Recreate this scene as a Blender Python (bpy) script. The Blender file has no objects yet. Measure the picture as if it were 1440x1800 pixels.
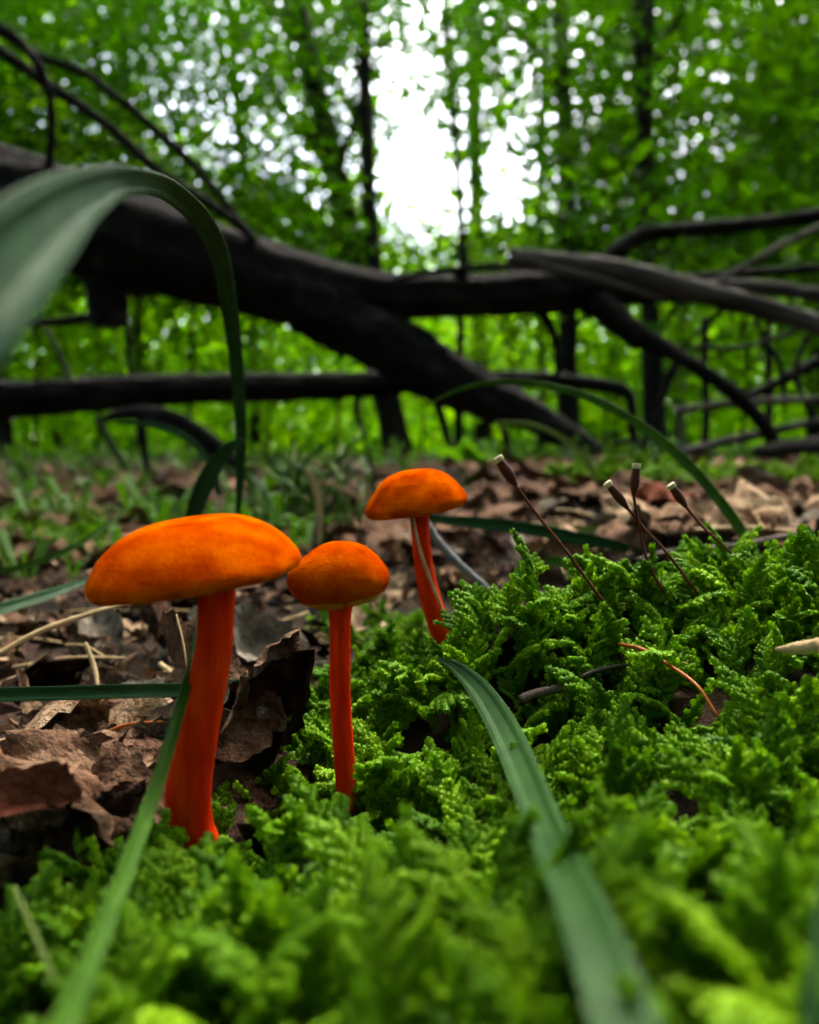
import bpy, math, random
import numpy as np
from mathutils import Vector, Matrix, Euler
R = math.radians
random.seed(7); rng = np.random.default_rng(7)
sc = bpy.context.scene
COL = sc.collection

# ------------------------------------------------------------------ camera
H = 0.042                       # lens height above the leaf litter, metres
F = 1413.0                      # focal length in photo pixels (1440 x 1800)
TILT = math.atan2(60.0, F)      # slightly down
cam = bpy.data.objects.new('camera', bpy.data.cameras.new('camera'))
COL.objects.link(cam); sc.camera = cam
cam.location = (0, 0, H); cam.rotation_euler = (R(90) - TILT, 0, 0)
cd = cam.data
cd.sensor_fit = 'HORIZONTAL'; cd.sensor_width = 36.0; cd.lens = 36.0 * F / 1440.0
cd.clip_start = 0.002; cd.clip_end = 400.0
cd.dof.use_dof = True; cd.dof.focus_distance = 0.104
cd.dof.aperture_fstop = cd.lens / 1.25
# ------------------------------------------------------------------ sky, sun, exposure
SUN_EL, SUN_AZ = 62.0, 20.0     # azimuth: degrees from +Y towards +X
w = bpy.data.worlds.new('World'); sc.world = w; w.use_nodes = True
nt = w.node_tree; nt.nodes.clear()
sky = nt.nodes.new('ShaderNodeTexSky'); sky.sky_type = 'NISHITA'; sky.sun_disc = False
sky.sun_elevation = R(SUN_EL); sky.sun_rotation = R(SUN_AZ)
sky.dust_density = 6.0; sky.air_density = 1.0; sky.ozone_density = 0.6
bg = nt.nodes.new('ShaderNodeBackground'); bg.inputs['Strength'].default_value = 0.15
wo = nt.nodes.new('ShaderNodeOutputWorld')
nt.links.new(sky.outputs[0], bg.inputs[0]); nt.links.new(bg.outputs[0], wo.inputs[0])
sl = bpy.data.lights.new('sun', 'SUN'); sl.energy = 1.5; sl.angle = R(14); sl.color = (1.0, 0.95, 0.85)
so = bpy.data.objects.new('sun', sl); COL.objects.link(so)
sd = Vector((math.sin(R(SUN_AZ)) * math.cos(R(SUN_EL)), math.cos(R(SUN_AZ)) * math.cos(R(SUN_EL)), math.sin(R(SUN_EL))))
so.rotation_euler = (-sd).to_track_quat('-Z', 'Y').to_euler(); so.location = (0, 0, 30)
vs = sc.view_settings; vs.view_transform = 'Standard'; vs.look = 'None'; vs.gamma = 1.0
vs.exposure = 3.35
sc.render.engine = 'CYCLES'
cy = sc.cycles; cy.use_denoising = True; cy.max_bounces = 4; cy.diffuse_bounces = 3; cy.transmission_bounces = 3
cy.glossy_bounces = 2; cy.use_adaptive_sampling = True; cy.adaptive_threshold = 0.03
cy.caustics_reflective = False; cy.caustics_refractive = False; cy.sample_clamp_indirect = 6.0

# ------------------------------------------------------------------ helpers
def W(px, py, d):               # the point that photo pixel (px, py) shows at distance d (world y)
    c, s = math.cos(TILT), math.sin(TILT)
    a, b = (px - 720) / F, (900 - py) / F
    k = d / (c + b * s)
    return Vector((a * k, d, H + (b * c - s) * k))
def smooth(a, b, x):
    t = np.clip((np.asarray(x, float) - a) / (b - a), 0, 1); return t * t * (3 - 2 * t)
def mesh(name, verts, faces, mat=None, parent=None, smooth_shade=True, loc=None):
    me = bpy.data.meshes.new(name)
    me.from_pydata([tuple(v) for v in verts], [], [tuple(f) for f in faces]); me.update()
    if smooth_shade: me.polygons.foreach_set('use_smooth', [True] * len(me.polygons))
    if mat: me.materials.append(mat)
    o = bpy.data.objects.new(name, me); COL.objects.link(o)
    if parent: o.parent = parent
    if loc is not None: o.location = loc
    return o
def np_mesh(name, V, Q, mat=None, parent=None, smooth_shade=False):
    """V (n,3), Q (m,k) arrays: fast build"""
    me = bpy.data.meshes.new(name); k = Q.shape[1]
    me.vertices.add(len(V)); me.vertices.foreach_set('co', np.asarray(V, np.float32).ravel())
    me.loops.add(Q.size); me.loops.foreach_set('vertex_index', Q.astype(np.int32).ravel())
    me.polygons.add(len(Q)); me.polygons.foreach_set('loop_start', np.arange(0, Q.size, k, dtype=np.int32))
    me.polygons.foreach_set('use_smooth', np.full(len(Q), smooth_shade))
    me.update(calc_edges=True)
    if mat: me.materials.append(mat)
    o = bpy.data.objects.new(name, me); COL.objects.link(o)
    if parent: o.parent = parent
    return o
def thing(name, label, cat, loc=(0, 0, 0), group=None):
    o = bpy.data.objects.new(name, None); COL.objects.link(o); o.location = loc; o.empty_display_size = 0.01
    return tag(o, label, cat, group)
def tag(o, label=None, cat=None, group=None, kind=None):
    if label: o['label'] = label
    if cat: o['category'] = cat
    if group: o['group'] = group
    if kind: o['kind'] = kind
    return o
def origin(o, p):               # move a mesh's origin to p without moving it
    p = Vector(p); o.data.transform(Matrix.Translation(-p)); o.location = p; return o
def spline(pts, n):             # Catmull-Rom through rows of any width
    P = np.array(pts, float)
    if len(P) == 2: t = np.linspace(0, 1, n)[:, None]; return P[0] * (1 - t) + P[1] * t
    P = np.vstack([2 * P[0] - P[1], P, 2 * P[-1] - P[-2]]); m = len(P) - 3
    out = []
    for u in np.linspace(0, m - 1e-6, n):
        i = int(u); t = u - i; a, b, c, d = P[i:i + 4]
        out.append(0.5 * ((2 * b) + (c - a) * t + (2 * a - 5 * b + 4 * c - d) * t * t + (3 * b - a - 3 * c + d) * t ** 3))
    return np.array(out)
def vnoise(p, f, seed=0):       # cheap smooth noise in -1..1, p (...,3)
    p = np.asarray(p, float) * f; s = seed * 12.9
    return (np.sin(p[..., 0] * 1.7 + 2.1 * np.sin(p[..., 1] * 1.3 + s) + s) + np.sin(p[..., 1] * 1.9 + 1.7 * np.sin(p[..., 2] * 1.1 + 2 * s) + 1.3 * s)
            + np.sin(p[..., 2] * 2.1 + 1.9 * np.sin(p[..., 0] * 1.5 + 3 * s) + 0.7 * s)) / 3
def tube(pts, radii, n=12, seg=40, rough=0.0, seed=0, name='branch', mat=None, parent=None, ridges=0):
    C = spline([tuple(p) + (r,) for p, r in zip(pts, radii)], seg)
    P, Rr = C[:, :3], np.maximum(C[:, 3], 1e-5)
    T = np.gradient(P, axis=0); T /= np.linalg.norm(T, axis=1)[:, None] + 1e-12
    ref = np.array([0.13, 0.2, 0.97]) if abs(T[0, 2]) < 0.8 else np.array([1.0, 0.1, 0])
    V, Fc = [], []
    nrm = ref - T[0] * ref.dot(T[0]); nrm /= np.linalg.norm(nrm)
    ang = np.linspace(0, 2 * math.pi, n, endpoint=False)
    for i in range(seg):
        nrm = nrm - T[i] * nrm.dot(T[i]); nrm /= np.linalg.norm(nrm); b = np.cross(T[i], nrm)
        d = np.cos(ang)[:, None] * nrm + np.sin(ang)[:, None] * b
        rr = np.full(n, Rr[i])
        if rough:
            q = P[i] + d * Rr[i]; f = 1.0 / Rr.mean()
            rr = rr * (1 + rough * (vnoise(q, f * 1.1, seed) + 0.6 * vnoise(q, f * 3.1, seed + 1) + 0.35 * vnoise(q, f * 7, seed + 2)))
            if ridges: rr = rr * (1 + 0.06 * np.sin(ang * ridges + 2.5 * vnoise(q, f * 0.8, seed + 3)))
        V.append(P[i] + d * rr[:, None])
    V = np.vstack(V)
    for i in range(seg - 1):
        for j in range(n):
            k = (j + 1) % n; Fc.append((i * n + j, i * n + k, (i + 1) * n + k, (i + 1) * n + j))
    Fc.append(tuple(range(n - 1, -1, -1))); Fc.append(tuple((seg - 1) * n + j for j in range(n)))
    return mesh(name, V, Fc, mat, parent)
def join_tubes(specs, name, mat, parent, n=6, seg=10):
    V, Q, off = [], [], 0
    for pts, radii in specs:
        C = spline([tuple(p) + (r,) for p, r in zip(pts, radii)], seg); P = C[:, :3]; T = np.gradient(P, axis=0)
        T /= np.linalg.norm(T, axis=1)[:, None] + 1e-12
        a = np.cross(T, [0.3, 0.1, 0.9]); a /= np.linalg.norm(a, axis=1)[:, None] + 1e-9; b = np.cross(T, a)
        for i in range(seg):
            for j in range(n):
                t = 2 * math.pi * j / n; V.append(P[i] + (a[i] * math.cos(t) + b[i] * math.sin(t)) * max(C[i, 3], 1e-5))
        for i in range(seg - 1):
            for j in range(n):
                k = (j + 1) % n; Q.append((off + i * n + j, off + i * n + k, off + (i + 1) * n + k, off + (i + 1) * n + j))
        off += seg * n
    return np_mesh(name, np.array(V), np.array(Q), mat, parent, True)

# ------------------------------------------------------------------ materials
def mat(name, stops, scale=5.0, detail=4.0, rough=0.7, bump=0.0, bscale=None, bdist=0.001, spec=0.3, transl=0.0, tcol=None,
        sss=0.0, sss_scale=0.002, coord='Object', rnd=0.0, stretch=None, sheen=0.0, hue=0.0):
    m = bpy.data.materials.new(name); m.use_nodes = True; t = m.node_tree; t.nodes.clear(); L = t.links.new
    N = lambda k: t.nodes.new(k)
    tc = N('ShaderNodeTexCoord'); src = tc.outputs[coord]
    if coord == 'World': pass
    if stretch:
        mp = N('ShaderNodeMapping'); mp.inputs['Scale'].default_value = stretch; L(src, mp.inputs['Vector']); src = mp.outputs[0]
    nz = N('ShaderNodeTexNoise'); nz.inputs['Scale'].default_value = scale; nz.inputs['Detail'].default_value = detail; L(src, nz.inputs['Vector'])
    fac = nz.outputs['Fac']
    if rnd:
        oi = N('ShaderNodeObjectInfo'); ma = N('ShaderNodeMath'); ma.operation = 'MULTIPLY_ADD'; ma.inputs[1].default_value = rnd; ma.inputs[2].default_value = -rnd / 2
        L(oi.outputs['Random'], ma.inputs[0]); ad = N('ShaderNodeMath'); ad.operation = 'ADD'; L(fac, ad.inputs[0]); L(ma.outputs[0], ad.inputs[1]); fac = ad.outputs[0]
    cr = N('ShaderNodeValToRGB'); el = cr.color_ramp.elements
    while len(el) < len(stops): el.new(0.5)
    for e, (p, c) in zip(el, stops): e.position = p; e.color = (*c, 1)
    L(fac, cr.inputs[0]); colr = cr.outputs[0]
    p = N('ShaderNodeBsdfPrincipled'); L(colr, p.inputs['Base Color']); p.inputs['Roughness'].default_value = rough
    p.inputs['Specular IOR Level'].default_value = spec
    if sss:
        p.inputs['Subsurface Weight'].default_value = sss; p.inputs['Subsurface Scale'].default_value = sss_scale
        p.inputs['Subsurface Radius'].default_value = (1.0, 0.35, 0.08)
    if sheen: p.inputs['Sheen Weight'].default_value = sheen; p.inputs['Sheen Roughness'].default_value = 0.4
    out = N('ShaderNodeOutputMaterial'); sh = p.outputs[0]
    if bump:
        b = N('ShaderNodeTexNoise'); b.inputs['Scale'].default_value = bscale or scale * 4; b.inputs['Detail'].default_value = 5; L(src, b.inputs['Vector'])
        bp = N('ShaderNodeBump'); bp.inputs['Strength'].default_value = bump; bp.inputs['Distance'].default_value = bdist
        L(b.outputs['Fac'], bp.inputs['Height']); L(bp.outputs[0], p.inputs['Normal'])
    if transl:
        tr = N('ShaderNodeBsdfTranslucent')
        if tcol:
            mx = N('ShaderNodeMix'); mx.data_type = 'RGBA'; mx.blend_type = 'MULTIPLY'; mx.inputs[0].default_value = 1
            L(colr, mx.inputs[6]); mx.inputs[7].default_value = (*tcol, 1); L(mx.outputs[2], tr.inputs[0])
        else: L(colr, tr.inputs[0])
        ms = N('ShaderNodeMixShader'); ms.inputs[0].default_value = transl; L(sh, ms.inputs[1]); L(tr.outputs[0], ms.inputs[2]); sh = ms.outputs[0]
    L(sh, out.inputs[0]); return m
M = {}
M['soil'] = mat('soil', [(0.3, (0.006, 0.004, 0.002)), (0.55, (0.02, 0.012, 0.006)), (0.75, (0.045, 0.028, 0.015))], 60, 8, 0.95, 0.8, 400, 0.002, spec=0.1)
M['moss'] = mat('moss_leaf', [(0.2, (0.045, 0.13, 0.001)), (0.5, (0.13, 0.30, 0.002)), (0.8, (0.25, 0.45, 0.008))], 160, 3, 0.5, spec=0.16, transl=0.42, tcol=(1.0, 1.0, 0.4), rnd=0.45)
M['moss_old'] = mat('moss_brown', [(0.3, (0.04, 0.045, 0.01)), (0.7, (0.11, 0.10, 0.025))], 300, 3, 0.8)
M['cap'] = mat('cap_orange', [(0.3, (0.29, 0.022, 0.0)), (0.5, (0.45, 0.054, 0.0)), (0.7, (0.60, 0.105, 0.0))], 330, 8, 0.8, 0.8, 4200, 0.0004, spec=0.0, sss=0.25, sss_scale=0.0015)
M['stem'] = mat('stem_red_orange', [(0.3, (0.46, 0.010, 0.0)), (0.55, (0.64, 0.030, 0.0)), (0.75, (0.74, 0.075, 0.001))], 200, 8, 0.75, 0.6, 1800, 0.0003, spec=0.04, sss=0.4, sss_scale=0.003, stretch=(3, 3, 0.5))
M['gill'] = mat('gill_orange', [(0.3, (0.75, 0.16, 0.01)), (0.7, (0.85, 0.24, 0.03))], 300, 3, 0.6, sss=0.3)
M['grass'] = mat('grass_green', [(0.3, (0.030, 0.095, 0.002)), (0.7, (0.055, 0.15, 0.004))], 300, 4, 0.55, 0.4, 2500, 0.0001, spec=0.2, transl=0.4, tcol=(1, 1, 0.4), stretch=(1, 1, 0.3))
M['grass_blue'] = mat('grass_bluegreen', [(0.3, (0.014, 0.055, 0.016)), (0.7, (0.025, 0.085, 0.026))], 300, 4, 0.6, 0.4, 2500, 0.0001, spec=0.15, transl=0.3, tcol=(0.9, 1, 0.7))
M['grass_olive'] = mat('grass_olive', [(0.3, (0.11, 0.16, 0.025)), (0.7, (0.16, 0.22, 0.04))], 300, 4, 0.5, spec=0.3, transl=0.35)
M['grass_mid'] = mat('grass_mid', [(0.3, (0.014, 0.058, 0.006)), (0.7, (0.026, 0.088, 0.010))], 300, 4, 0.55, 0.4, 2500, 0.0001, spec=0.2, transl=0.32, tcol=(1, 1, 0.5))
M['straw'] = mat('straw', [(0.3, (0.30, 0.19, 0.08)), (0.7, (0.50, 0.36, 0.18))], 400, 4, 0.7)
M['seta'] = mat('seta_red', [(0.3, (0.06, 0.008, 0.003)), (0.7, (0.12, 0.022, 0.006))], 600, 3, 0.5, spec=0.2)
M['seta_orange'] = mat('seta_orange', [(0.3, (0.28, 0.06, 0.004)), (0.7, (0.40, 0.10, 0.01))], 600, 3, 0.5, spec=0.2)
M['capsule'] = mat('capsule_red', [(0.3, (0.035, 0.004, 0.002)), (0.7, (0.085, 0.011, 0.004))], 1500, 3, 0.5, spec=0.2)
M['rim'] = mat('capsule_rim', [(0.3, (0.45, 0.36, 0.20)), (0.7, (0.60, 0.5, 0.32))], 1500, 3, 0.6)
for nm, a, b, c in (('leaf_tan', (0.10, 0.052, 0.027), (0.34, 0.215, 0.125), (0.56, 0.40, 0.255)), ('leaf_brown', (0.028, 0.013, 0.007), (0.11, 0.055, 0.03), (0.24, 0.14, 0.085)),
                    ('leaf_dark', (0.008, 0.004, 0.003), (0.03, 0.014, 0.009), (0.08, 0.042, 0.027)), ('leaf_red', (0.10, 0.02, 0.012), (0.20, 0.05, 0.025), (0.26, 0.09, 0.05)),
                    ('leaf_grey', (0.05, 0.038, 0.028), (0.13, 0.105, 0.08), (0.26, 0.22, 0.17))):
    M[nm] = mat(nm, [(0.32, a), (0.5, b), (0.7, c)], 7, 12, 0.85, 0.9, 30, 0.0015, spec=0.1, rnd=0.18)
for nm, a, b in (('leaf_tan', (0.16, 0.095, 0.05), (0.50, 0.35, 0.22)), ('leaf_brown', (0.04, 0.02, 0.011), (0.20, 0.115, 0.065)), ('leaf_dark', (0.008, 0.004, 0.003), (0.06, 0.03, 0.02))):
    M[nm + '_fine'] = mat(nm + '_fine', [(0.35, a), (0.65, b)], 700, 6, 0.85, spec=0.1)
M['twig'] = mat('twig_brown', [(0.3, (0.03, 0.02, 0.014)), (0.7, (0.10, 0.07, 0.05))], 300, 5, 0.8, 0.6, 1200, 0.0003)
M['twig_grey'] = mat('twig_grey', [(0.3, (0.10, 0.10, 0.105)), (0.7, (0.22, 0.22, 0.225))], 300, 5, 0.7, 0.4, 1200, 0.0003)
M['bark_dark'] = mat('bark_wet_dark', [(0.3, (0.004, 0.0035, 0.003)), (0.55, (0.009, 0.008, 0.007)), (0.78, (0.03, 0.027, 0.024))], 22, 9, 0.9, 1.0, 90, 0.006, spec=0.08)
M['bark_grey'] = mat('bark_weathered', [(0.3, (0.016, 0.014, 0.012)), (0.55, (0.06, 0.053, 0.048)), (0.75, (0.15, 0.135, 0.12))], 22, 9, 0.9, 0.9, 120, 0.004, stretch=(0.3, 1, 1), spec=0.1)
M['bark_tree'] = mat('bark_tree', [(0.3, (0.006, 0.005, 0.004)), (0.55, (0.016, 0.013, 0.010)), (0.8, (0.04, 0.034, 0.028))], 9, 8, 0.9, 1.0, 30, 0.015, stretch=(1, 1, 0.25), spec=0.08)
M['bark_pale'] = mat('bark_pale', [(0.3, (0.10, 0.09, 0.08)), (0.7, (0.22, 0.20, 0.18))], 9, 8, 0.9, 1.0, 30, 0.01, stretch=(1, 1, 0.25))
M['crown'] = mat('crown_leaf', [(0.3, (0.010, 0.045, 0.0003)), (0.5, (0.024, 0.085, 0.0005)), (0.72, (0.060, 0.15, 0.001))], 1.6, 6, 0.6, spec=0.04, transl=0.5, tcol=(1.3, 1.35, 0.3), rnd=0.15)
M['under'] = mat('understory_leaf', [(0.3, (0.055, 0.17, 0.0004)), (0.5, (0.14, 0.32, 0.0008)), (0.72, (0.26, 0.46, 0.0015))], 1.3, 6, 0.6, spec=0.04, transl=0.5, tcol=(1.2, 1.25, 0.3), rnd=0.15)
M['herb'] = mat('herb_leaf', [(0.3, (0.035, 0.11, 0.002)), (0.7, (0.09, 0.22, 0.006))], 20, 5, 0.6, spec=0.08, transl=0.45, tcol=(1.1, 1.2, 0.4), rnd=0.3)

# ------------------------------------------------------------------ terrain
# moss surface: pixel + distance control points on the cushion
MC = [(0, 1640, 62), (150, 1800, 44), (60, 1900, 38), (340, 1500, 81), (200, 1560, 74), (500, 1800, 39), (500, 1600, 60), (608, 1385, 92), (480, 1330, 104), (560, 1230, 118),
      (450, 1440, 88), (790, 1150, 133), (660, 1150, 135), (720, 1215, 115), (700, 1340, 103), (900, 1000, 117), (980, 1060, 119), (860, 1060, 120), (960, 1180, 108), (850, 1250, 106),
      (980, 1330, 92), (1110, 1020, 122), (1060, 1130, 110), (1200, 1030, 123), (1290, 975, 131), (1440, 985, 121), (1200, 1300, 86), (1440, 1230, 88), (1300, 1130, 103),
      (1100, 1500, 63), (800, 1600, 56), (1440, 1500, 50), (1300, 1780, 36), (900, 1800, 38), (1440, 1800, 34), (700, 2100, 31), (1300, 2200, 28), (1650, 1300, 80), (1700, 1000, 115), (1800, 1600, 58)]
MCp = np.array([W(a, b, d / 1000) for a, b, d in MC])
MCp = np.vstack([MCp, [[0.00, 0.160, 0.008], [0.03, 0.158, 0.012], [0.06, 0.165, 0.018], [0.10, 0.165, 0.02], [-0.02, 0.15, 0.004], [-0.05, 0.06, 0.002], [-0.045, 0.085, 0.0], [-0.04, 0.11, -0.001], [0.14, 0.12, 0.028], [0.14, 0.05, 0.02]]])
def _rbf():
    d = np.linalg.norm(MCp[:, None, :2] - MCp[None, :, :2], axis=2); A = d + np.eye(len(d)) * 0.0015
    n = len(A); B = np.block([[A, np.ones((n, 1))], [np.ones((1, n)), np.zeros((1, 1))]])
    return np.linalg.solve(B, np.append(MCp[:, 2] - 0.0045, 0))
RW = _rbf()
def moss_h(x, y):
    x = np.asarray(x, float); y = np.asarray(y, float)
    d = np.sqrt((x[..., None] - MCp[:, 0]) ** 2 + (y[..., None] - MCp[:, 1]) ** 2)
    p = np.stack([x, y, x * 0.4 - y * 0.3], -1)
    return d @ RW[:-1] + RW[-1] + 0.0026 * vnoise(p, 170, 2) + 0.0012 * vnoise(p, 400, 4)
# left and far edge of the moss, plan view, metres
ML = np.array([[-0.062, 0.0], [-0.050, 0.045], [-0.040, 0.066], [-0.0285, 0.080], [-0.0205, 0.098], [-0.0195, 0.116], [-0.0165, 0.130], [-0.008, 0.148]])
def moss_mask(x, y):            # signed inside measure, metres (positive inside)
    x = np.asarray(x, float); y = np.asarray(y, float)
    left = np.interp(y, ML[:, 1], ML[:, 0]) + 0.0022 * np.sin(y * 330) + 0.0015 * np.sin(y * 810 + 1)
    far = 0.148 + 0.010 * smooth(0.0, 0.1, x) + 0.004 * np.sin(x * 140)
    return np.minimum(np.minimum(x - left, far - y), np.minimum(0.15 - x, y + 0.02))
def ground_h(x, y):
    x = np.asarray(x, float); y = np.asarray(y, float)
    r = np.hypot(x, y)
    g = 0.038 * smooth(0.22, 1.1, y) + 0.030 * np.maximum(0, y - 1.1) - 0.004 * smooth(0, 1, -x)
    g = g + 0.022 * smooth(0.0, 0.07, x) * smooth(0.13, 0.24, y) * (1 - smooth(0.7, 2.2, y))
    p = np.stack([x, y, x * 0.3 + y * 0.2], -1)
    g = g + 0.0016 * vnoise(p, 60, 3) * smooth(0.02, 0.2, r) + 0.004 * vnoise(p, 16, 5) * smooth(0.15, 0.6, r) + 0.03 * vnoise(p, 1.7, 8) * smooth(1.5, 5, r) + 0.25 * vnoise(p, 0.22, 9) * smooth(9, 30, r)
    near = (np.abs(x) < 0.3) & (y < 0.3) & (y > -0.15)
    if np.any(near):
        m = np.where(near, moss_h(np.where(near, x, 0), np.where(near, y, 0.1)), 0); k = smooth(-0.006, 0.004, moss_mask(x, y)) * near
        g = g * (1 - k) + (m - 0.001) * k
    return g
NX, NY = 420, 440
sx = np.sinh(np.linspace(-1, 1, NX) * 8.0); sx = sx / sx[-1] * 120
sy = np.sinh(np.linspace(-1, 1, NY) * 8.0); sy = sy / sy[-1] * 120 + 0.1
GX, GY = np.meshgrid(sx, sy)
GZ = ground_h(GX, GY)
def gz(x, y):                   # height of the built sheet (bilinear)
    i = min(max(int(np.searchsorted(sx, x)) - 1, 0), NX - 2); j = min(max(int(np.searchsorted(sy, y)) - 1, 0), NY - 2)
    u = (x - sx[i]) / (sx[i + 1] - sx[i]); v = (y - sy[j]) / (sy[j + 1] - sy[j])
    return float((GZ[j, i] * (1 - u) + GZ[j, i + 1] * u) * (1 - v) + (GZ[j + 1, i] * (1 - u) + GZ[j + 1, i + 1] * u) * v)
def on_moss(px, py, lift=0.0075, lo=0.02, hi=0.3):   # distance at which a sight line meets the top of the moss
    d = lo
    while d < hi:
        p = W(px, py, d)
        if p.z <= gz(p.x, p.y) + lift: return d
        d *= 1.015
    return hi
def on_ground(px, py, lo=0.05, hi=40.0):   # where the sight line through a pixel meets the ground
    d = lo
    while d < hi:
        p = W(px, py, d)
        if p.z <= gz(p.x, p.y): return Vector((p.x, p.y, gz(p.x, p.y)))
        d *= 1.02
    return None
idx = np.arange(NX * NY).reshape(NY, NX)
Q = np.stack([idx[:-1, :-1], idx[:-1, 1:], idx[1:, 1:], idx[1:, :-1]], -1).reshape(-1, 4)
tag(np_mesh('ground', np.stack([GX, GY, GZ], -1).reshape(-1, 3), Q, M['soil'], None, True), kind='structure')

# ------------------------------------------------------------------ moss
def frond(seed, L=11.0, nb=9, width=3.4, arch=0.8, leaf=0.85):
    """a feathery moss shoot, millimetres in, metres out: axis + side branches clothed in small concave curled leaves"""
    r = np.random.default_rng(seed); V, Fc = [], []
    def clothe(P, l0, l1, step):
        seglen = np.linalg.norm(np.diff(P, axis=0), axis=1); S = np.concatenate([[0], np.cumsum(seglen)]); tot = S[-1]; s = 0.0; k = 0
        up = np.array([0.0, 0, 1])
        while s < tot:
            f = s / tot; p = np.array([np.interp(s, S, P[:, c]) for c in range(3)]); q = np.array([np.interp(min(s + 0.2, tot + .001), S, P[:, c]) for c in range(3)])
            p0 = np.array([np.interp(max(s - 0.2, 0), S, P[:, c]) for c in range(3)])
            t = q - p0; t /= np.linalg.norm(t) + 1e-9
            sd_ = np.cross(t, up); sd_ /= np.linalg.norm(sd_) + 1e-9; nn = np.cross(sd_, t)
            for a in ((0.5, 2.6, -1.2) if k % 2 else (1.57, -0.35, 3.5)):
                a = a + r.normal(0, 0.22); o = math.cos(a) * sd_ + math.sin(a) * nn
                l = (l0 * (1 - f) + l1 * f) * r.uniform(0.85, 1.15); ax = t * 0.74 + o * 0.68; ax /= np.linalg.norm(ax); s_ = np.cross(ax, o); s_ /= np.linalg.norm(s_) + 1e-9
                b = len(V); wd = l * 0.46
                V.extend([p, p + ax * l * 0.42 + s_ * wd - o * 0.02, p + ax * l * 0.5 + o * l * 0.30, p + ax * l * 0.42 - s_ * wd - o * 0.02, p + ax * l * 0.88 - o * l * 0.22 + t * l * 0.10])
                Fc.extend([(b, b + 1, b + 2), (b, b + 2, b + 3), (b + 1, b + 4, b + 2), (b + 2, b + 4, b + 3)])
            s += step; k += 1
    n = 16; f = np.linspace(0, 1, n); bend = r.normal(0, 0.10)
    th = 1.25 - arch * 1.5 * f ** 1.5          # starts steep, leans over
    ds = L / (n - 1); X = np.cumsum(np.cos(th)) * ds; Z = np.cumsum(np.sin(th)) * ds; Y = bend * L * f ** 2 + 0.2 * np.sin(f * 7 + seed)
    A = np.stack([X - X[0], Y, Z - Z[0]], -1); clothe(A, leaf * 1.05, leaf * 0.8, 0.40)
    for i in range(nb):
        for sgn in (-1, 1):
            u = 0.10 + 0.80 * (i + 0.5 * (sgn > 0)) / nb
            p = np.array([np.interp(u, f, A[:, c]) for c in range(3)]); q = np.array([np.interp(min(u + .05, 1), f, A[:, c]) for c in range(3)]); t = q - p; t /= np.linalg.norm(t) + 1e-9
            bl = width * (0.55 + 0.6 * math.sin(math.pi * min(1, u * 1.05 + 0.05))) * (1 - 0.72 * u ** 2) * r.uniform(0.6, 1.15)
            sd_ = np.array([0, sgn, 0.0]) + r.normal(0, 0.13, 3); g = np.linspace(0, 1, 6)[:, None]
            Bp = p + (sd_ * 0.8 + t * 0.6) * bl * g + t * bl * 0.35 * g ** 2 + np.array([0, 0, -0.25]) * bl * g ** 2
            clothe(Bp, leaf * 0.9, leaf * 0.72, 0.38)
    me = bpy.data.meshes.new('moss_frond'); me.from_pydata([tuple(v * 0.001) for v in V], [], Fc); me.update()
    me.polygons.foreach_set('use_smooth', [True] * len(me.polygons)); me.materials.append(M['moss']); return me
specs = [(1, 11, 6, 3.0, 0.55, 1.1), (2, 9, 5, 2.6, 0.7, 1.05), (3, 12.5, 7, 3.4, 0.5, 1.15), (4, 8, 4, 2.0, 0.4, 1.1), (5, 8, 3, 1.3, 0.15, 1.15), (6, 11, 6, 3.0, 0.8, 1.1), (7, 10, 6, 2.2, 0.65, 1.0), (8, 6, 2, 1.2, 0.4, 1.05)]
protos = bpy.data.collections.new('frond_kinds')     # not linked to the scene: only a source for the scatter
frond_me = []
for k, s in enumerate(specs):
    me = frond(*s); frond_me.append(me); o = bpy.data.objects.new('frond_kind_%02d' % k, me); protos.objects.link(o)
def scatter(name, P, E, S, I, label, cat='moss'):
    me = bpy.data.meshes.new(name); me.vertices.add(len(P)); me.vertices.foreach_set('co', np.asarray(P, np.float32).ravel())
    for nm, ty, dat, key in (('rot', 'FLOAT_VECTOR', E, 'vector'), ('scl', 'FLOAT', S, 'value'), ('pick', 'INT', I, 'value')):
        a = me.attributes.new(nm, ty, 'POINT'); a.data.foreach_set(key, np.asarray(dat, np.int32 if ty == 'INT' else np.float32).ravel())
    me.materials.append(M['moss'])
    o = bpy.data.objects.new(name, me); COL.objects.link(o)
    g = bpy.data.node_groups.new(name + '_scatter', 'GeometryNodeTree')
    g.interface.new_socket('Geometry', in_out='INPUT', socket_type='NodeSocketGeometry'); g.interface.new_socket('Geometry', in_out='OUTPUT', socket_type='NodeSocketGeometry')
    N = g.nodes.new; gi = N('NodeGroupInput'); go = N('NodeGroupOutput'); ip = N('GeometryNodeInstanceOnPoints')
    ci = N('GeometryNodeCollectionInfo'); ci.inputs['Collection'].default_value = protos; ci.inputs['Separate Children'].default_value = True; ci.inputs['Reset Children'].default_value = True
    def na(nm, ty): q = N('GeometryNodeInputNamedAttribute'); q.data_type = ty; q.inputs['Name'].default_value = nm; return q.outputs[0]
    e2r = N('FunctionNodeEulerToRotation'); L = g.links.new
    L(gi.outputs[0], ip.inputs['Points']); L(ci.outputs[0], ip.inputs['Instance']); ip.inputs['Pick Instance'].default_value = True
    L(na('pick', 'INT'), ip.inputs['Instance Index']); L(na('rot', 'FLOAT_VECTOR'), e2r.inputs[0]); L(e2r.outputs[0], ip.inputs['Rotation']); L(na('scl', 'FLOAT'), ip.inputs['Scale'])
    L(ip.outputs[0], go.inputs[0])
    md = o.modifiers.new('scatter', 'NODES'); md.node_group = g
    return tag(o, label, cat, kind='stuff')
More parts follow.
